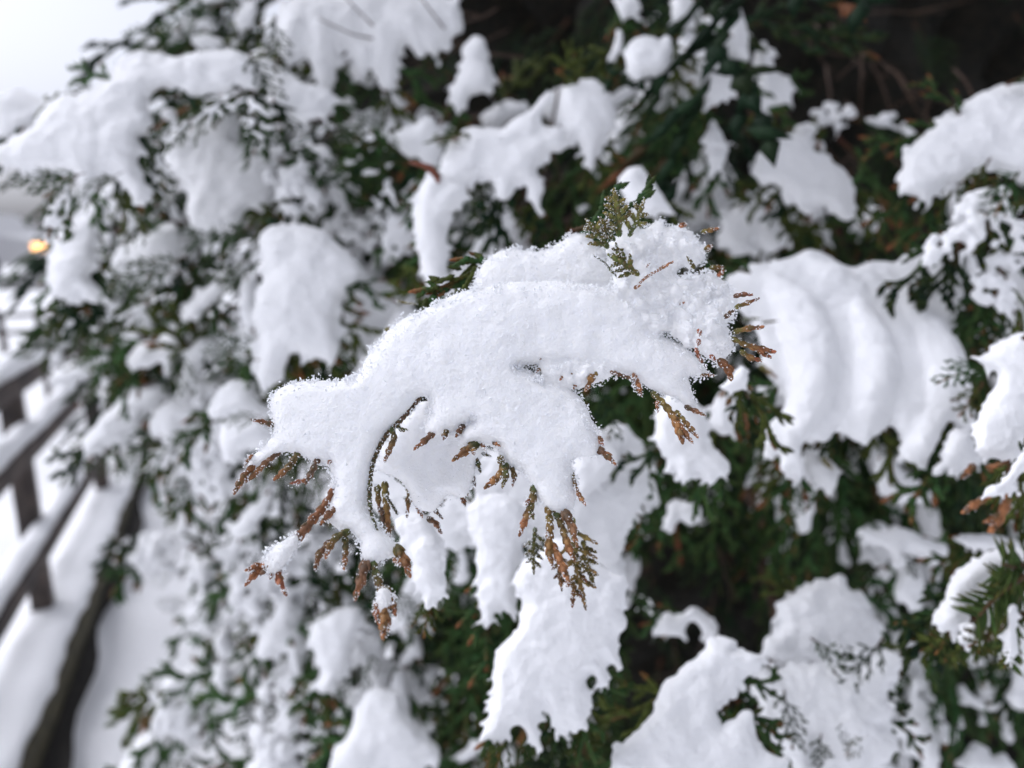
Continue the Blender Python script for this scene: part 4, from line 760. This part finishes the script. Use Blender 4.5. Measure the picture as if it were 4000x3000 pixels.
# trunk, limbs, and an added dark core that blocks the sky behind
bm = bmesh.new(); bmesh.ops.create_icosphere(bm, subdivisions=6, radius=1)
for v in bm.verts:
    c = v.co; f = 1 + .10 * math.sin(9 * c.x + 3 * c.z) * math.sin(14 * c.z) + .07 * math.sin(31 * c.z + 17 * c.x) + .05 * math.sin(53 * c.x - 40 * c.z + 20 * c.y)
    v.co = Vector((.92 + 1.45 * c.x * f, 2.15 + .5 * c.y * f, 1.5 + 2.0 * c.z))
me = bpy.data.meshes.new("shade_core_mesh"); bm.to_mesh(me); bm.free(); sh_part(obj("shade_core", me, CORE_DARK, label="dark dense twiggy heart of the shrub"))
def limb(name, pts, r0, r1, mat=BARK):
    P = np.array(pts); n = 14; t = np.linspace(0, len(P) - 1, n); Q = np.stack([np.interp(t, range(len(P)), P[:, i]) for i in range(3)], 1)
    Q[1:-1] += rs.normal(0, .006, (n - 2, 3)); mb = MB(); tube(mb, Q, np.linspace(r0, r1, n), (1, 1, 1), 10); sh_part(mb.build(name, mat))
top = unproj((2900, -1500), 1.9)[0]
limb("trunk", [base + (0, .25, 0), .5 * (base + top) + (.03, .25, 0), top + (0, .2, 0)], .06, .03)
for x, y, d in ((250, 500, .5), (560, 260, .5), (700, 620, .48), (640, 1000, .5), (820, 1350, .52), (1250, 1500, .42), (1700, 1400, .45), (1950, 700, .42), (1450, 150, .5), (1050, 320, .45), (1300, 620, .36), (1480, 1100, .7), (1380, 1250, .62)):
    e = unproj((x * T0S, y * T0S), DM(d))[0]; h = base + (top - base) * np.clip((e[2] + .12 - base[2]) / (top[2] - base[2]), .1, 1) + (0, .25, 0)
    limb("limb", [h, .5 * (h + e) + (0, .03, .06), e], .022, .005)
for i in range(34):                                           # bare dead twigs in the dark of the crown
    x, y, d = (rs.uniform(1620, 2230), rs.uniform(-20, 330), rs.uniform(.75, 1.2)) if i < 18 else (rs.uniform(1380, 1960), rs.uniform(1050, 1450), rs.uniform(.7, 1.1)) if i < 28 else (rs.uniform(1000, 1340), rs.uniform(-20, 260), rs.uniform(.7, 1.0))
    a = unproj((x * T0S, y * T0S), d)[0]; dr = sdir(x, y, .3); dr /= np.linalg.norm(dr); L_ = rs.uniform(.08, .22); t_ = np.linspace(0, 1, 7)
    P = a + dr * (L_ * t_)[:, None] + np.cumsum(rs.normal(0, .004, (7, 3)), 0); mb = MB(); tube(mb, P, np.linspace(.0016, .0006, 7), (.07, .042, .03), 6)
    for q in (2, 4):
        e = P[q] + (dr + rs.normal(0, .6, 3)) * L_ * .3; tube(mb, [P[q], .5 * (P[q] + e), e], (.001, .0008, .0005), (.08, .045, .03), 5)
    sh_part(mb.build("dead_twig", TWIG))
# broken red-brown stub left of the snow pillar
mb = MB(); tube(mb, unproj(px(2, [(470, 1000), (540, 1015), (600, 1040), (640, 1080), (655, 1130)]), .45), (.001, .0016, .0026, .0025, .0012), (.16, .05, .03), 8); sh_part(mb.build("broken_stub", TWIG, label="red-brown broken twig stub"))
print("sprays", count)
# ---------------------------------------------------------------- foreground branch in focus: scale-leaved twigs with brown tips
def ovoids(mb, C, D, S, Nn, ln, wd, th, col, tipcol):
    n = len(C); seg = 6; rings = ((-.40, .6), (-.05, 1.0), (.38, .72)); V = [C - D * (ln * .55)[:, None]]
    for f, w in rings:
        for k in range(seg):
            a = 2 * math.pi * k / seg
            V.append(C + D * (ln * f)[:, None] + S * (wd * w * math.cos(a))[:, None] + Nn * (th * w * math.sin(a))[:, None])
    V.append(C + D * (ln * .6)[:, None] + Nn * (th * .25)[:, None]); V = np.stack(V, 1); m = V.shape[1]; T = []
    for k in range(seg):
        k2 = (k + 1) % seg; T.append((0, 1 + k2, 1 + k))
        for r in range(2):
            a, b, c, d = 1 + r * seg + k, 1 + r * seg + k2, 1 + (r + 1) * seg + k2, 1 + (r + 1) * seg + k; T += [(a, b, c), (a, c, d)]
        T.append((m - 1, 1 + 2 * seg + k, 1 + 2 * seg + k2))
    cc = np.repeat(col[:, None], m, 1); cc[:, -7:] = .45 * cc[:, -7:] + .55 * tipcol[:, None]
    mb.add(V.reshape(-1, 3), (np.array(T)[None] + m * np.arange(n)[:, None, None]).reshape(-1, 3), cc.reshape(-1, 3))
RB = np.array((.33, .137, .06)); RED = np.array((.32, .105, .055)); DK = np.array((.09, .056, .036)); OL = np.array((.15, .135, .034)); GR = np.array((.07, .10, .03))
rf = np.random.default_rng(3)
def twig_geo(mb, P, r0, r1, ca, cb, spread=1.0):
    """stem along P with opposite pairs of overlapping scale leaves; colour ca at the base to cb at the tip"""
    P = np.asarray(P, float); seg = np.linalg.norm(np.diff(P, axis=0), axis=1); cum = np.concatenate([[0], np.cumsum(seg)]); Lt = cum[-1]
    f = lambda s: np.stack([np.interp(s, cum, P[:, i]) for i in range(3)], -1)
    ns = max(3, int(Lt / ((r0 + r1) * .8))); s = np.linspace(0, Lt, ns); Q = f(s)
    if ns > 4: Q[1:-1] = .25 * Q[:-2] + .5 * Q[1:-1] + .25 * Q[2:]
    D = np.gradient(Q, axis=0); D /= np.linalg.norm(D, axis=1)[:, None] + 1e-12
    S = np.cross(D, -FWD + .2 * UP); S /= np.linalg.norm(S, axis=1)[:, None]; Nn = np.cross(S, D)
    u = s / Lt; R = r0 + (r1 - r0) * u; R = R * np.where(u > .85, 1 - .4 * (u - .85) / .15, 1)
    mixc = np.clip(u + rf.normal(0, .10, ns), 0, 1)[:, None]; col = ca * (1 - mixc) + cb * mixc
    tube(mb, Q, R * .68, np.asarray(col * .8), 6)
    for j, (sgn, ax, ay) in enumerate(((1, S, Nn), (-1, S, Nn), (1, Nn, S), (-1, Nn, S))):
        off = 0 if j < 2 else .5
        idx = np.arange(ns); C = Q + D * (off * Lt / ns + R * .35)[:, None] + ax * (sgn * R * .46 * spread)[:, None]
        d2 = D + ax * sgn * .27; d2 /= np.linalg.norm(d2, axis=1)[:, None]
        cj = col * rf.uniform(.5, 1.3, (ns, 1)); cj = cj + (np.array((.07, .065, .03)) - cj) * (rf.random((ns, 1)) < .22) * .6; tj = cj * .6 + np.array((.36, .15, .065)) * .4
        ovoids(mb, C, d2, ay, ax * sgn, R * rf.uniform(1.6, 2.05, ns), R * .64, R * .43, cj, tj)
FB = bpy.data.objects.new("branch", None); COL.objects.link(FB); sh_part(FB); FB["label"] = "foreground branch with brown scaly twig tips, in focus"
def twig(t, d, chains, name="twig", label=None, split=False):
    if split:
        for c in chains: twig(t, d, [c], name)
        return
    """chains: list of (points, r0px, r1px, colour a, colour b, spread) in one tile"""
    mb = MB(); s = TILES[t][2]
    for pts, r0, r1, ca, cb in chains:
        xy = px(t, pts); n = len(xy); d_ = DM(d); dd = (PLANE(xy[:, 1]) - .0015 if d < .2235 else d_) + np.linspace(0, -.002, n) + rf.normal(0, .0005)
        u = d_ / FPX * s; twig_geo(mb, unproj(xy, dd), r0 * u * 1.12, r1 * u * 1.18, ca, cb)
    o = mb.build(name, TWIG); o.parent = FB
    if label: o["label"] = label
    TW.append(mb.arr())
TW = []
G, O, D_, Rb, Rd = GR, OL, DK, RB, RED
twig(5, .2165, [([(535,945),(480,1020),(420,1090),(360,1150),(310,1210),(270,1290),(240,1370),(230,1460),(225,1560),(232,1640),(250,1700),(268,1750)], 20, 13, D_, G * .8), ([(365,1145),(390,1185),(362,1240),(332,1315)], 20, 20, G, Rb * .7), ([(395,1120),(420,1150),(445,1150)], 16, 14, G * .7, G)], "stem", "curved dark brown stem")
twig(4, .217, [([(1680,1120),(1630,1105),(1580,1095)], 19, 17, D_ * 1.4, Rb)])
twig(4, .217, [([(1725,1285),(1640,1350),(1580,1420),(1540,1452)], 20, 18, D_ * 1.3, Rb), ([(1560,1380),(1510,1430),(1462,1512)], 22, 22, Rb * .7, Rb), ([(1556,1310),(1530,1340),(1518,1360)], 12, 11, Rb, Rb)])
twig(4, .217, [([(1845,1285),(1800,1360),(1755,1410),(1718,1437)], 22, 20, G * .8, Rb)])
twig(4, .219, [([(1965,1330),(1930,1400),(1900,1455)], 20, 20, D_ * 1.3, D_ * 1.6), ([(1890,1465),(1850,1470),(1815,1478)], 14, 14, Rb, Rd), ([(2050,1330),(2030,1355)], 14, 12, D_, Rb)])
twig(7, .214, [([(2060,-60),(2035,0),(1960,90),(1880,190),(1800,280),(1720,370),(1660,420)], 25, 36, Rb * .8, D_ * 1.6), ([(1660,410),(1610,410),(1550,428)], 24, 20, Rb, Rb), ([(1630,430),(1590,450),(1540,502)], 24, 20, Rb * .8, Rb), ([(1710,400),(1720,480),(1748,552)], 28, 22, Rb * .8, Rd), ([(1690,430),(1672,475)], 16, 14, Rb, Rb)], label="thick brown twig reaching down to the left")
twig(7, .216, [([(2095,55),(2045,80),(2005,125)], 26, 22, D_ * 1.2, Rb)])
twig(7, .217, [([(2150,200),(2090,225),(2050,270),(2025,325)], 24, 22, G, Rb), ([(2040,265),(1990,310),(1958,390)], 25, 22, D_ * 1.2, Rb * .8), ([(2130,240),(2135,330),(2125,405)], 20, 16, G * .8, Rb)])
twig(8, .2165, [([(205,390),(182,470),(152,565)], 34, 28, D_ * 1.6, Rb)])
twig(8, .216, [([(250,390),(270,480),(290,540),(318,590),(318,690),(312,815)], 22, 28, G, Rb), ([(335,545),(365,630),(378,685)], 20, 20, O, Rd), ([(300,580),(268,670),(275,735)], 20, 18, Rb, Rd), ([(318,690),(340,730),(342,785)], 18, 14, Rb, Rb)], label="lowest hanging brown twig")
twig(8, .2165, [([(395,300),(430,350),(458,430)], 34, 28, O * .7, Rb), ([(380,370),(410,400)], 14, 12, Rb, Rb)])
twig(5, .216, [([(620,1170),(585,1205),(528,1250)], 24, 20, D_ * 1.3, Rb), ([(700,1150),(688,1195)], 22, 17, O * .6, D_ * 1.4), ([(805,1125),(770,1178)], 22, 17, D_, Rb * .7)])
twig(5, .215, [([(890,1235),(830,1275),(775,1315)], 34, 26, G, Rb), ([(860,1260),(868,1290)], 20, 16, O, Rb), ([(990,1225),(1020,1245)], 16, 13, D_, Rb), ([(920,1240),(935,1265)], 14, 12, D_, Rb)])
twig(5, .215, [([(1030,1325),(1060,1370),(1040,1430),(968,1485)], 24, 26, O, Rb), ([(1065,1365),(1068,1420),(1055,1475)], 26, 20, G, O), ([(1100,1370),(1120,1430),(1112,1470)], 22, 16, O, Rb * .8), ([(1035,1320),(1042,1345)], 20, 18, O, G)])
twig(5, .213, [([(1245,1500),(1235,1590),(1205,1660),(1165,1768)], 28, 22, G, Rb), ([(1215,1640),(1235,1690)], 18, 14, G, O), ([(1210,1580),(1195,1610)], 14, 12, Rd, Rb)])
twig(8, .213, [([(1318,0),(1340,130),(1340,230),(1328,300),(1345,360)], 24, 26, O, Rb), ([(1350,40),(1420,170),(1440,270),(1475,340)], 22, 24, G, Rb), ([(1430,80),(1470,160),(1495,245)], 34, 24, D_ * 1.5, Rb), ([(1360,280),(1395,370),(1435,462)], 22, 30, Rb * .8, Rb), ([(1340,140),(1325,210)], 14, 12, O, Rb)])
twig(5, .2165, [([(1635,1270),(1680,1300),(1722,1342)], 26, 22, D_ * 1.4, Rb), ([(1640,1200),(1660,1232)], 20, 15, Rb, Rd)])
twig(5, .2165, [([(1480,1420),(1492,1490),(1512,1540),(1545,1595)], 12, 16, O * .7, Rb)])
twig(5, .219, [([(1620,690),(1590,680),(1562,686)], 18, 15, D_ * 1.4, Rb), ([(1590,745),(1570,752)], 14, 13, Rb, Rb), ([(1660,790),(1605,820),(1578,875)], 32, 26, O * .8, Rb), ([(1640,805),(1700,790),(1750,805),(1840,835)], 16, 12, Rb * .7, D_)])
twig(5, .2185, [([(1300,660),(1285,680)], 11, 9, Rb, Rb), ([(1302,700),(1284,712)], 13, 11, D_ * 1.5, Rb), ([(1290,770),(1268,788)], 18, 14, O, Rb), ([(1430,815),(1410,835)], 17, 13, Rb, Rb), ([(1490,795),(1468,815)], 18, 14, Rb, O), ([(1545,770),(1530,810)], 22, 18, G, O), ([(1500,860),(1490,890)], 14, 12, Rb * .6, Rb * .6)], split=True)
twig(5, .218, [([(1812,735),(1850,790),(1880,860),(1897,918)], 15, 17, Rb * .8, Rb), ([(1840,820),(1870,900)], 12, 8, D_, D_)])
twig(5, .218, [([(1975,925),(2061,1009),(2113,1092),(2148,1192)], 22, 28, O, Rb), ([(2113,1080),(2150,1140),(2200,1205)], 20, 20, Rb, Rb * 1.1), ([(2120,1040),(2160,1090),(2232,1172)], 18, 20, O * .8, Rb * .8), ([(2000,980),(2005,1030)], 14, 11, Rb, Rd)], label="long orange-brown twig on the right side of the cushion")
twig(5, .2185, [([(2180,1010),(2225,1030),(2270,1050)], 18, 17, D_, Rb)])
twig(5, .2205, [([(2195,790),(2255,810),(2335,815)], 10, 12, O * .6, Rb * .7)])
twig(10, .226, [([(1010,690),(1050,680),(1090,680)], 15, 15, D_ * 1.4, Rd), ([(1020,755),(1070,735),(1125,713)], 16, 16, O, Rd), ([(955,812),(995,780)], 15, 13, D_, D_ * 1.6), ([(1010,900),(1060,885),(1140,875)], 18, 22, O, Rb), ([(1000,940),(1060,975),(1120,990),(1210,1010)], 17, 22, O, Rd), ([(1050,1015),(1090,1045),(1136,1060)], 17, 20, O, Rd), ([(1150,1010),(1205,1040)], 16, 16, Rb, Rd), ([(925,1070),(960,1100),(980,1150)], 26, 26, Rb * .6, Rb * 1.1), ([(785,1000),(795,1040),(825,1085)], 14, 10, Rd, D_), ([(800,890),(806,912)], 15, 12, Rd, Rd), ([(800,948),(796,970)], 13, 12, Rd, Rd), ([(870,1040),(890,1060)], 14, 12, Rd, Rd)], label="fan of reddish-brown tips at the right end")
twig(10, .2225, [([(540,800),(590,785),(640,752),(690,738)], 11, 20, D_ * 1.4, Rb), ([(620,712),(640,722)], 13, 12, Rb, Rb), ([(480,835),(495,828)], 10, 9, D_, D_), ([(395,815),(410,812)], 10, 9, O, O), ([(400,862),(440,848)], 12, 10, G, G)])
twig(10, .236, [([(425,645),(470,590),(540,545),(635,493)], 8, 11, Rb, Rb * 1.1), ([(420,640),(445,628)], 11, 9, Rb, Rb), ([(490,515),(505,500)], 8, 6, Rb, Rb)])
twig(10, .241, [([(690,275),(710,268)], 16, 14, Rb, Rb), ([(820,310),(890,295)], 15, 16, O, Rb), ([(840,420),(862,400)], 18, 16, O, Rb), ([(870,520),(925,520)], 16, 15, O, Rb), ([(915,570),(935,548)], 16, 14, Rd, Rd), ([(770,520),(740,470)], 14, 12, O, O)], split=True)
def sprig(t, d, base, tip, nb, w, ca, cb, r, label=None):
    """flat little green sprig: axis with alternate short side twigs"""
    a, b = np.array(base, float), np.array(tip, float); v = b - a; n_ = np.array((-v[1], v[0])); ch = [([tuple(a), tuple(.5 * (a + b) + n_ * .04), tuple(b)], r, r * .9, ca, cb)]
    for i in range(nb):
        u = .15 + .75 * i / nb; sg = 1 if i % 2 else -1; p = a + v * u; l = w * (1 - u * .65)
        e = p + (v * .55 + n_ * sg * .75) * l / np.linalg.norm(v) ; ch.append(([tuple(p), tuple(.5 * (p + e)), tuple(e)], r * .9, r * .95, ca, cb))
    twig(t, d, ch, "sprig", label)
sprig(10, .243, (330, 330), (302, 85), 7, 95, G * 1.5, O * 1.4, 19, "upright olive green sprig")
sprig(10, .245, (390, 330), (470, 145), 5, 80, G * 1.5, O * 1.4, 16)
sprig(10, .242, (260, 400), (150, 255), 5, 85, G * 1.2, O * 1.3, 17)
sprig(10, .238, (440, 560), (285, 455), 6, 85, O * 1.1, G * 1.5, 17)
sprig(10, .240, (330, 470), (315, 395), 3, 40, O, G, 14)
sprig(10, .242, (300, 360), (225, 240), 4, 50, G, O, 13)
twig(10, .238, [([(180,450),(235,485),(275,530),(305,562)], 6, 9, G * .6, G)])
sprig(8, .256, (1250, 180), (1240, 440), 7, 80, G, O, 14); sprig(8, .256, (1400, 330), (1410, 540), 5, 60, O, Rb * .7, 15)
sprig(8, .252, (1480, 120), (1555, 650), 8, 150, O, O * .6 + Rb * .5, 19, "blurred olive sprig hanging below the cushion"); sprig(8, .252, (1545, 260), (1605, 510), 5, 70, O, O, 17); sprig(8, .252, (1520, 420), (1480, 640), 3, 70, O, Rb * .8, 17)
twig(5, .243, [([(880,1310),(905,1390)], 18, 16, G * .6, G * .6), ([(850,1410),(872,1475)], 18, 15, D_, D_), ([(680,1400),(695,1435)], 18, 14, D_, D_), ([(650,1480),(672,1520)], 18, 14, D_, D_), ([(740,1490),(785,1525)], 15, 13, D_, D_), ([(820,1490),(830,1540)], 16, 12, D_, Rb * .5), ([(625,1545),(660,1610)], 14, 12, D_, D_), ([(800,1560),(812,1605)], 18, 14, Rb * .5, Rb * .5), ([(900,1290),(960,1310)], 13, 11, G * .5, G * .5)], split=True)
twig(8, .243, [([(525,30),(545,90)], 20, 16, Rb * .6, Rb * .8), ([(590,120),(620,130),(655,185)], 20, 18, D_ * 1.3, Rb * .7), ([(600,20),(640,80),(660,100)], 16, 14, D_, D_), ([(640,-10),(668,20)], 15, 12, D_, D_)], split=True)
twig(8, .243, [([(320,-100),(330,20),(345,215)], 24, 18, O, Rb * .8), ([(275,-80),(285,50)], 22, 16, O * .8, Rb * .7), ([(480,-90),(462,70)], 26, 18, O * .7, Rb * .8), ([(300,60),(310,150)], 18, 14, D_, D_), ([(400,90),(330,-20)], 10, 8, G * .6, G * .6)])
twig(5, .27, [([(330,535),(390,535)], 16, 12, O, O), ([(400,360),(500,375)], 10, 8, O, O)])
# orange tips at the right edge and other out-of-focus brown tips
twig(6, .29, [([(2140,1480),(2110,1600),(2060,1690),(2030,1740)], 22, 34, Rb, Rb), ([(2080,1680),(2000,1710)], 20, 24, Rb, Rb), ([(2020,1560),(1940,1590),(1870,1640)], 22, 26, Rb * .8, Rb), ([(1990,1390),(2040,1380),(2080,1360)], 22, 18, Rb * .6, Rb * .6), ([(1900,1370),(1850,1430)], 22, 20, Rb * .6, Rb * .6)], label="orange tips dangling at the right edge")
twig(6, .34, [([(1820,1190),(1880,1200)], 18, 15, O, O), ([(1850,1260),(1890,1255)], 16, 14, O, O), ([(1140,930),(1190,945)], 14, 11, O * .5, D_), ([(970,1330),(1015,1380)], 16, 14, O, O), ([(480,470),(570,465)], 11, 10, G, G), ([(600,490),(680,480)], 10, 8, O * .6, O * .6), ([(590,760),(665,815)], 16, 14, O, Rb * .7), ([(320,980),(360,920)], 18, 15, O * .7, Rb * .6), ([(500,900),(550,970)], 24, 20, Rb * .8, Rb * .6), ([(480,1040),(500,1160)], 20, 18, Rb * .7, Rb * .8)], split=True)
# frost crystals: on the focused snow, thicker near the edges, and on the twigs
def crystals(n, P, Nn, lo, hi, lift, mb, r):
    k = r.integers(len(P), size=n); C = P[k] + Nn[k] * (r.uniform(-.3, 1.0, n) * lift)[:, None] + r.normal(0, .0004, (n, 3))
    D = r.normal(size=(n, 3)); D /= np.linalg.norm(D, axis=1)[:, None]; S = np.cross(D, r.normal(size=(n, 3))); S /= np.linalg.norm(S, axis=1)[:, None]; N2 = np.cross(D, S)
    s = r.uniform(lo, hi, n); octas(mb, C, D, S, N2, s * 1.6, s * .5, s * .4, (1, 1, 1))
for o in CLUMPS:
    if o.get("group") != "snow on the foreground branch": continue
    me = o.data; n = len(me.vertices); co = np.empty(n * 3, np.float32); me.vertices.foreach_get("co", co); no = np.empty(n * 3, np.float32); me.vertices.foreach_get("normal", no)
    co = co.reshape(-1, 3); no = no.reshape(-1, 3); V = co + np.array(o.location)
    view = V - CAM; view /= np.linalg.norm(view, axis=1)[:, None]; rim = np.abs((no * view).sum(1))
    grainy = "grainy" in o["label"] or "patch" in o["label"]
    mb = MB(); e = np.flatnonzero(rim < .45)
    crystals(int(n * .10), co, no, .00014, .0005, .0002, mb, rf); crystals(int(n * .012), co, no, .0004, .0009, .0003, mb, rf) 
    if len(e): crystals(int(len(e) * .24), co[e], no[e], .0002, .0009, .0009, mb, rf); e2 = e[np.sin(co[e, 0] * 900) + np.sin(co[e, 2] * 1300 + 1) > .7]; crystals(int(len(e2) * .45), co[e2], no[e2], .0002, .0012, .0016, mb, rf)
    c = obj("snow_crystals", mesh_tri("snow_crystals", *mb.arr()[:2], smooth=False), CRYS, o, kind="stuff")
mb = MB()
for V, T, C in TW:
    a, b, c = V[T[:, 0]], V[T[:, 1]], V[T[:, 2]]; nn = np.cross(b - a, c - a); nn /= np.linalg.norm(nn, axis=1)[:, None] + 1e-15; ce = (a + b + c) / 3
    e = np.flatnonzero(nn[:, 2] + .4 * nn[:, 1] * -1 > .35)
    if len(e): crystals(int(len(e) * .28) + 4, ce[e], nn[e], .00018, .00062, .00018, mb, rf)
obj("frost_crystals", mesh_tri("frost_crystals", *mb.arr()[:2], smooth=False), CRYS, kind="stuff", label="fine frost crystals clinging to the brown twig tips", category="frost")

# ---------------------------------------------------------------- yew with flat needles at the right edge
yew = bpy.data.objects.new("yew_shrub", None); COL.objects.link(yew); yew["label"] = "needle-leaved yew sprig poking through snow at the right edge"; yew["category"] = "shrub"
def needle(mb, a, b, w, col):
    """flat curved leaf blade with a midrib"""
    n = 7; t = np.linspace(0, 1, n); v = b - a; s = np.cross(v, -FWD); s /= np.linalg.norm(s); up = np.cross(s, v / np.linalg.norm(v)); L_ = np.linalg.norm(v)
    c = a + v * t[:, None] + up * (np.sin(t * math.pi) * L_ * .06)[:, None]; wd = w * np.sin(np.clip(t * .9 + .08, 0, 1) * math.pi) ** .5
    V = np.stack([c - s * wd[:, None], c + up * w * .35, c + s * wd[:, None], c - up * w * .25], 1).reshape(-1, 3); T = []
    for i in range(n - 1):
        for k in range(4):
            p, q = i * 4 + k, i * 4 + (k + 1) % 4; T += [(p, q, q + 4), (p, q + 4, p + 4)]
    mb.add(V, T, np.repeat(col * (1 - .0 * t)[:, None] + (np.array((.16, .13, .03)) - col) * np.clip((t - .75) * 2.5, 0, .7)[:, None], 4, 0))
def yew_sprig(pts, d, nl, seed, lab=None):
    r = np.random.default_rng(seed); xy = px(9, pts); n = len(xy); t = np.linspace(0, n - 1, 24); q = np.stack([np.interp(t, range(n), xy[:, i]) for i in range(2)], 1)
    d = DM(d); P = unproj(q, d + np.linspace(.01, -.004, 24)); br = bpy.data.objects.new("branch", None); COL.objects.link(br); br.parent = yew
    mb = MB(); tube(mb, P, np.linspace(.0018, .0009, 24), (.10, .055, .025), 7); mb.build("stem", TWIG, br)
    for i in range(1, 24):
        for sg in (-1, 1):
            if r.random() < .12: continue
            v = P[i] - P[i - 1]; v /= np.linalg.norm(v); s = np.cross(v, -FWD); s /= np.linalg.norm(s)
            dr = v * r.uniform(.5, .9) + s * sg * r.uniform(.7, 1) - FWD * r.uniform(-.3, .5); dr /= np.linalg.norm(dr)
            mb = MB(); needle(mb, P[i], P[i] + dr * nl * r.uniform(.7, 1.15), .0011, np.array((.05, .085, .022)) * r.uniform(.7, 1.4)); mb.build("needle", LEAF, br)
yew_sprig([(2330, 520), (2212, 470), (2150, 520), (2080, 560), (2000, 640), (1930, 720)], .297, .017, 1)
yew_sprig([(2330, 420), (2230, 400), (2150, 420), (2080, 400)], .30, .02, 2)
yew_sprig([(2200, 560), (2150, 640), (2130, 760), (2120, 900), (2120, 1010)], .298, .008, 3)
yew_sprig([(2080, 760), (2010, 850), (1920, 900), (1820, 920), (1740, 860)], .312, .010, 4)
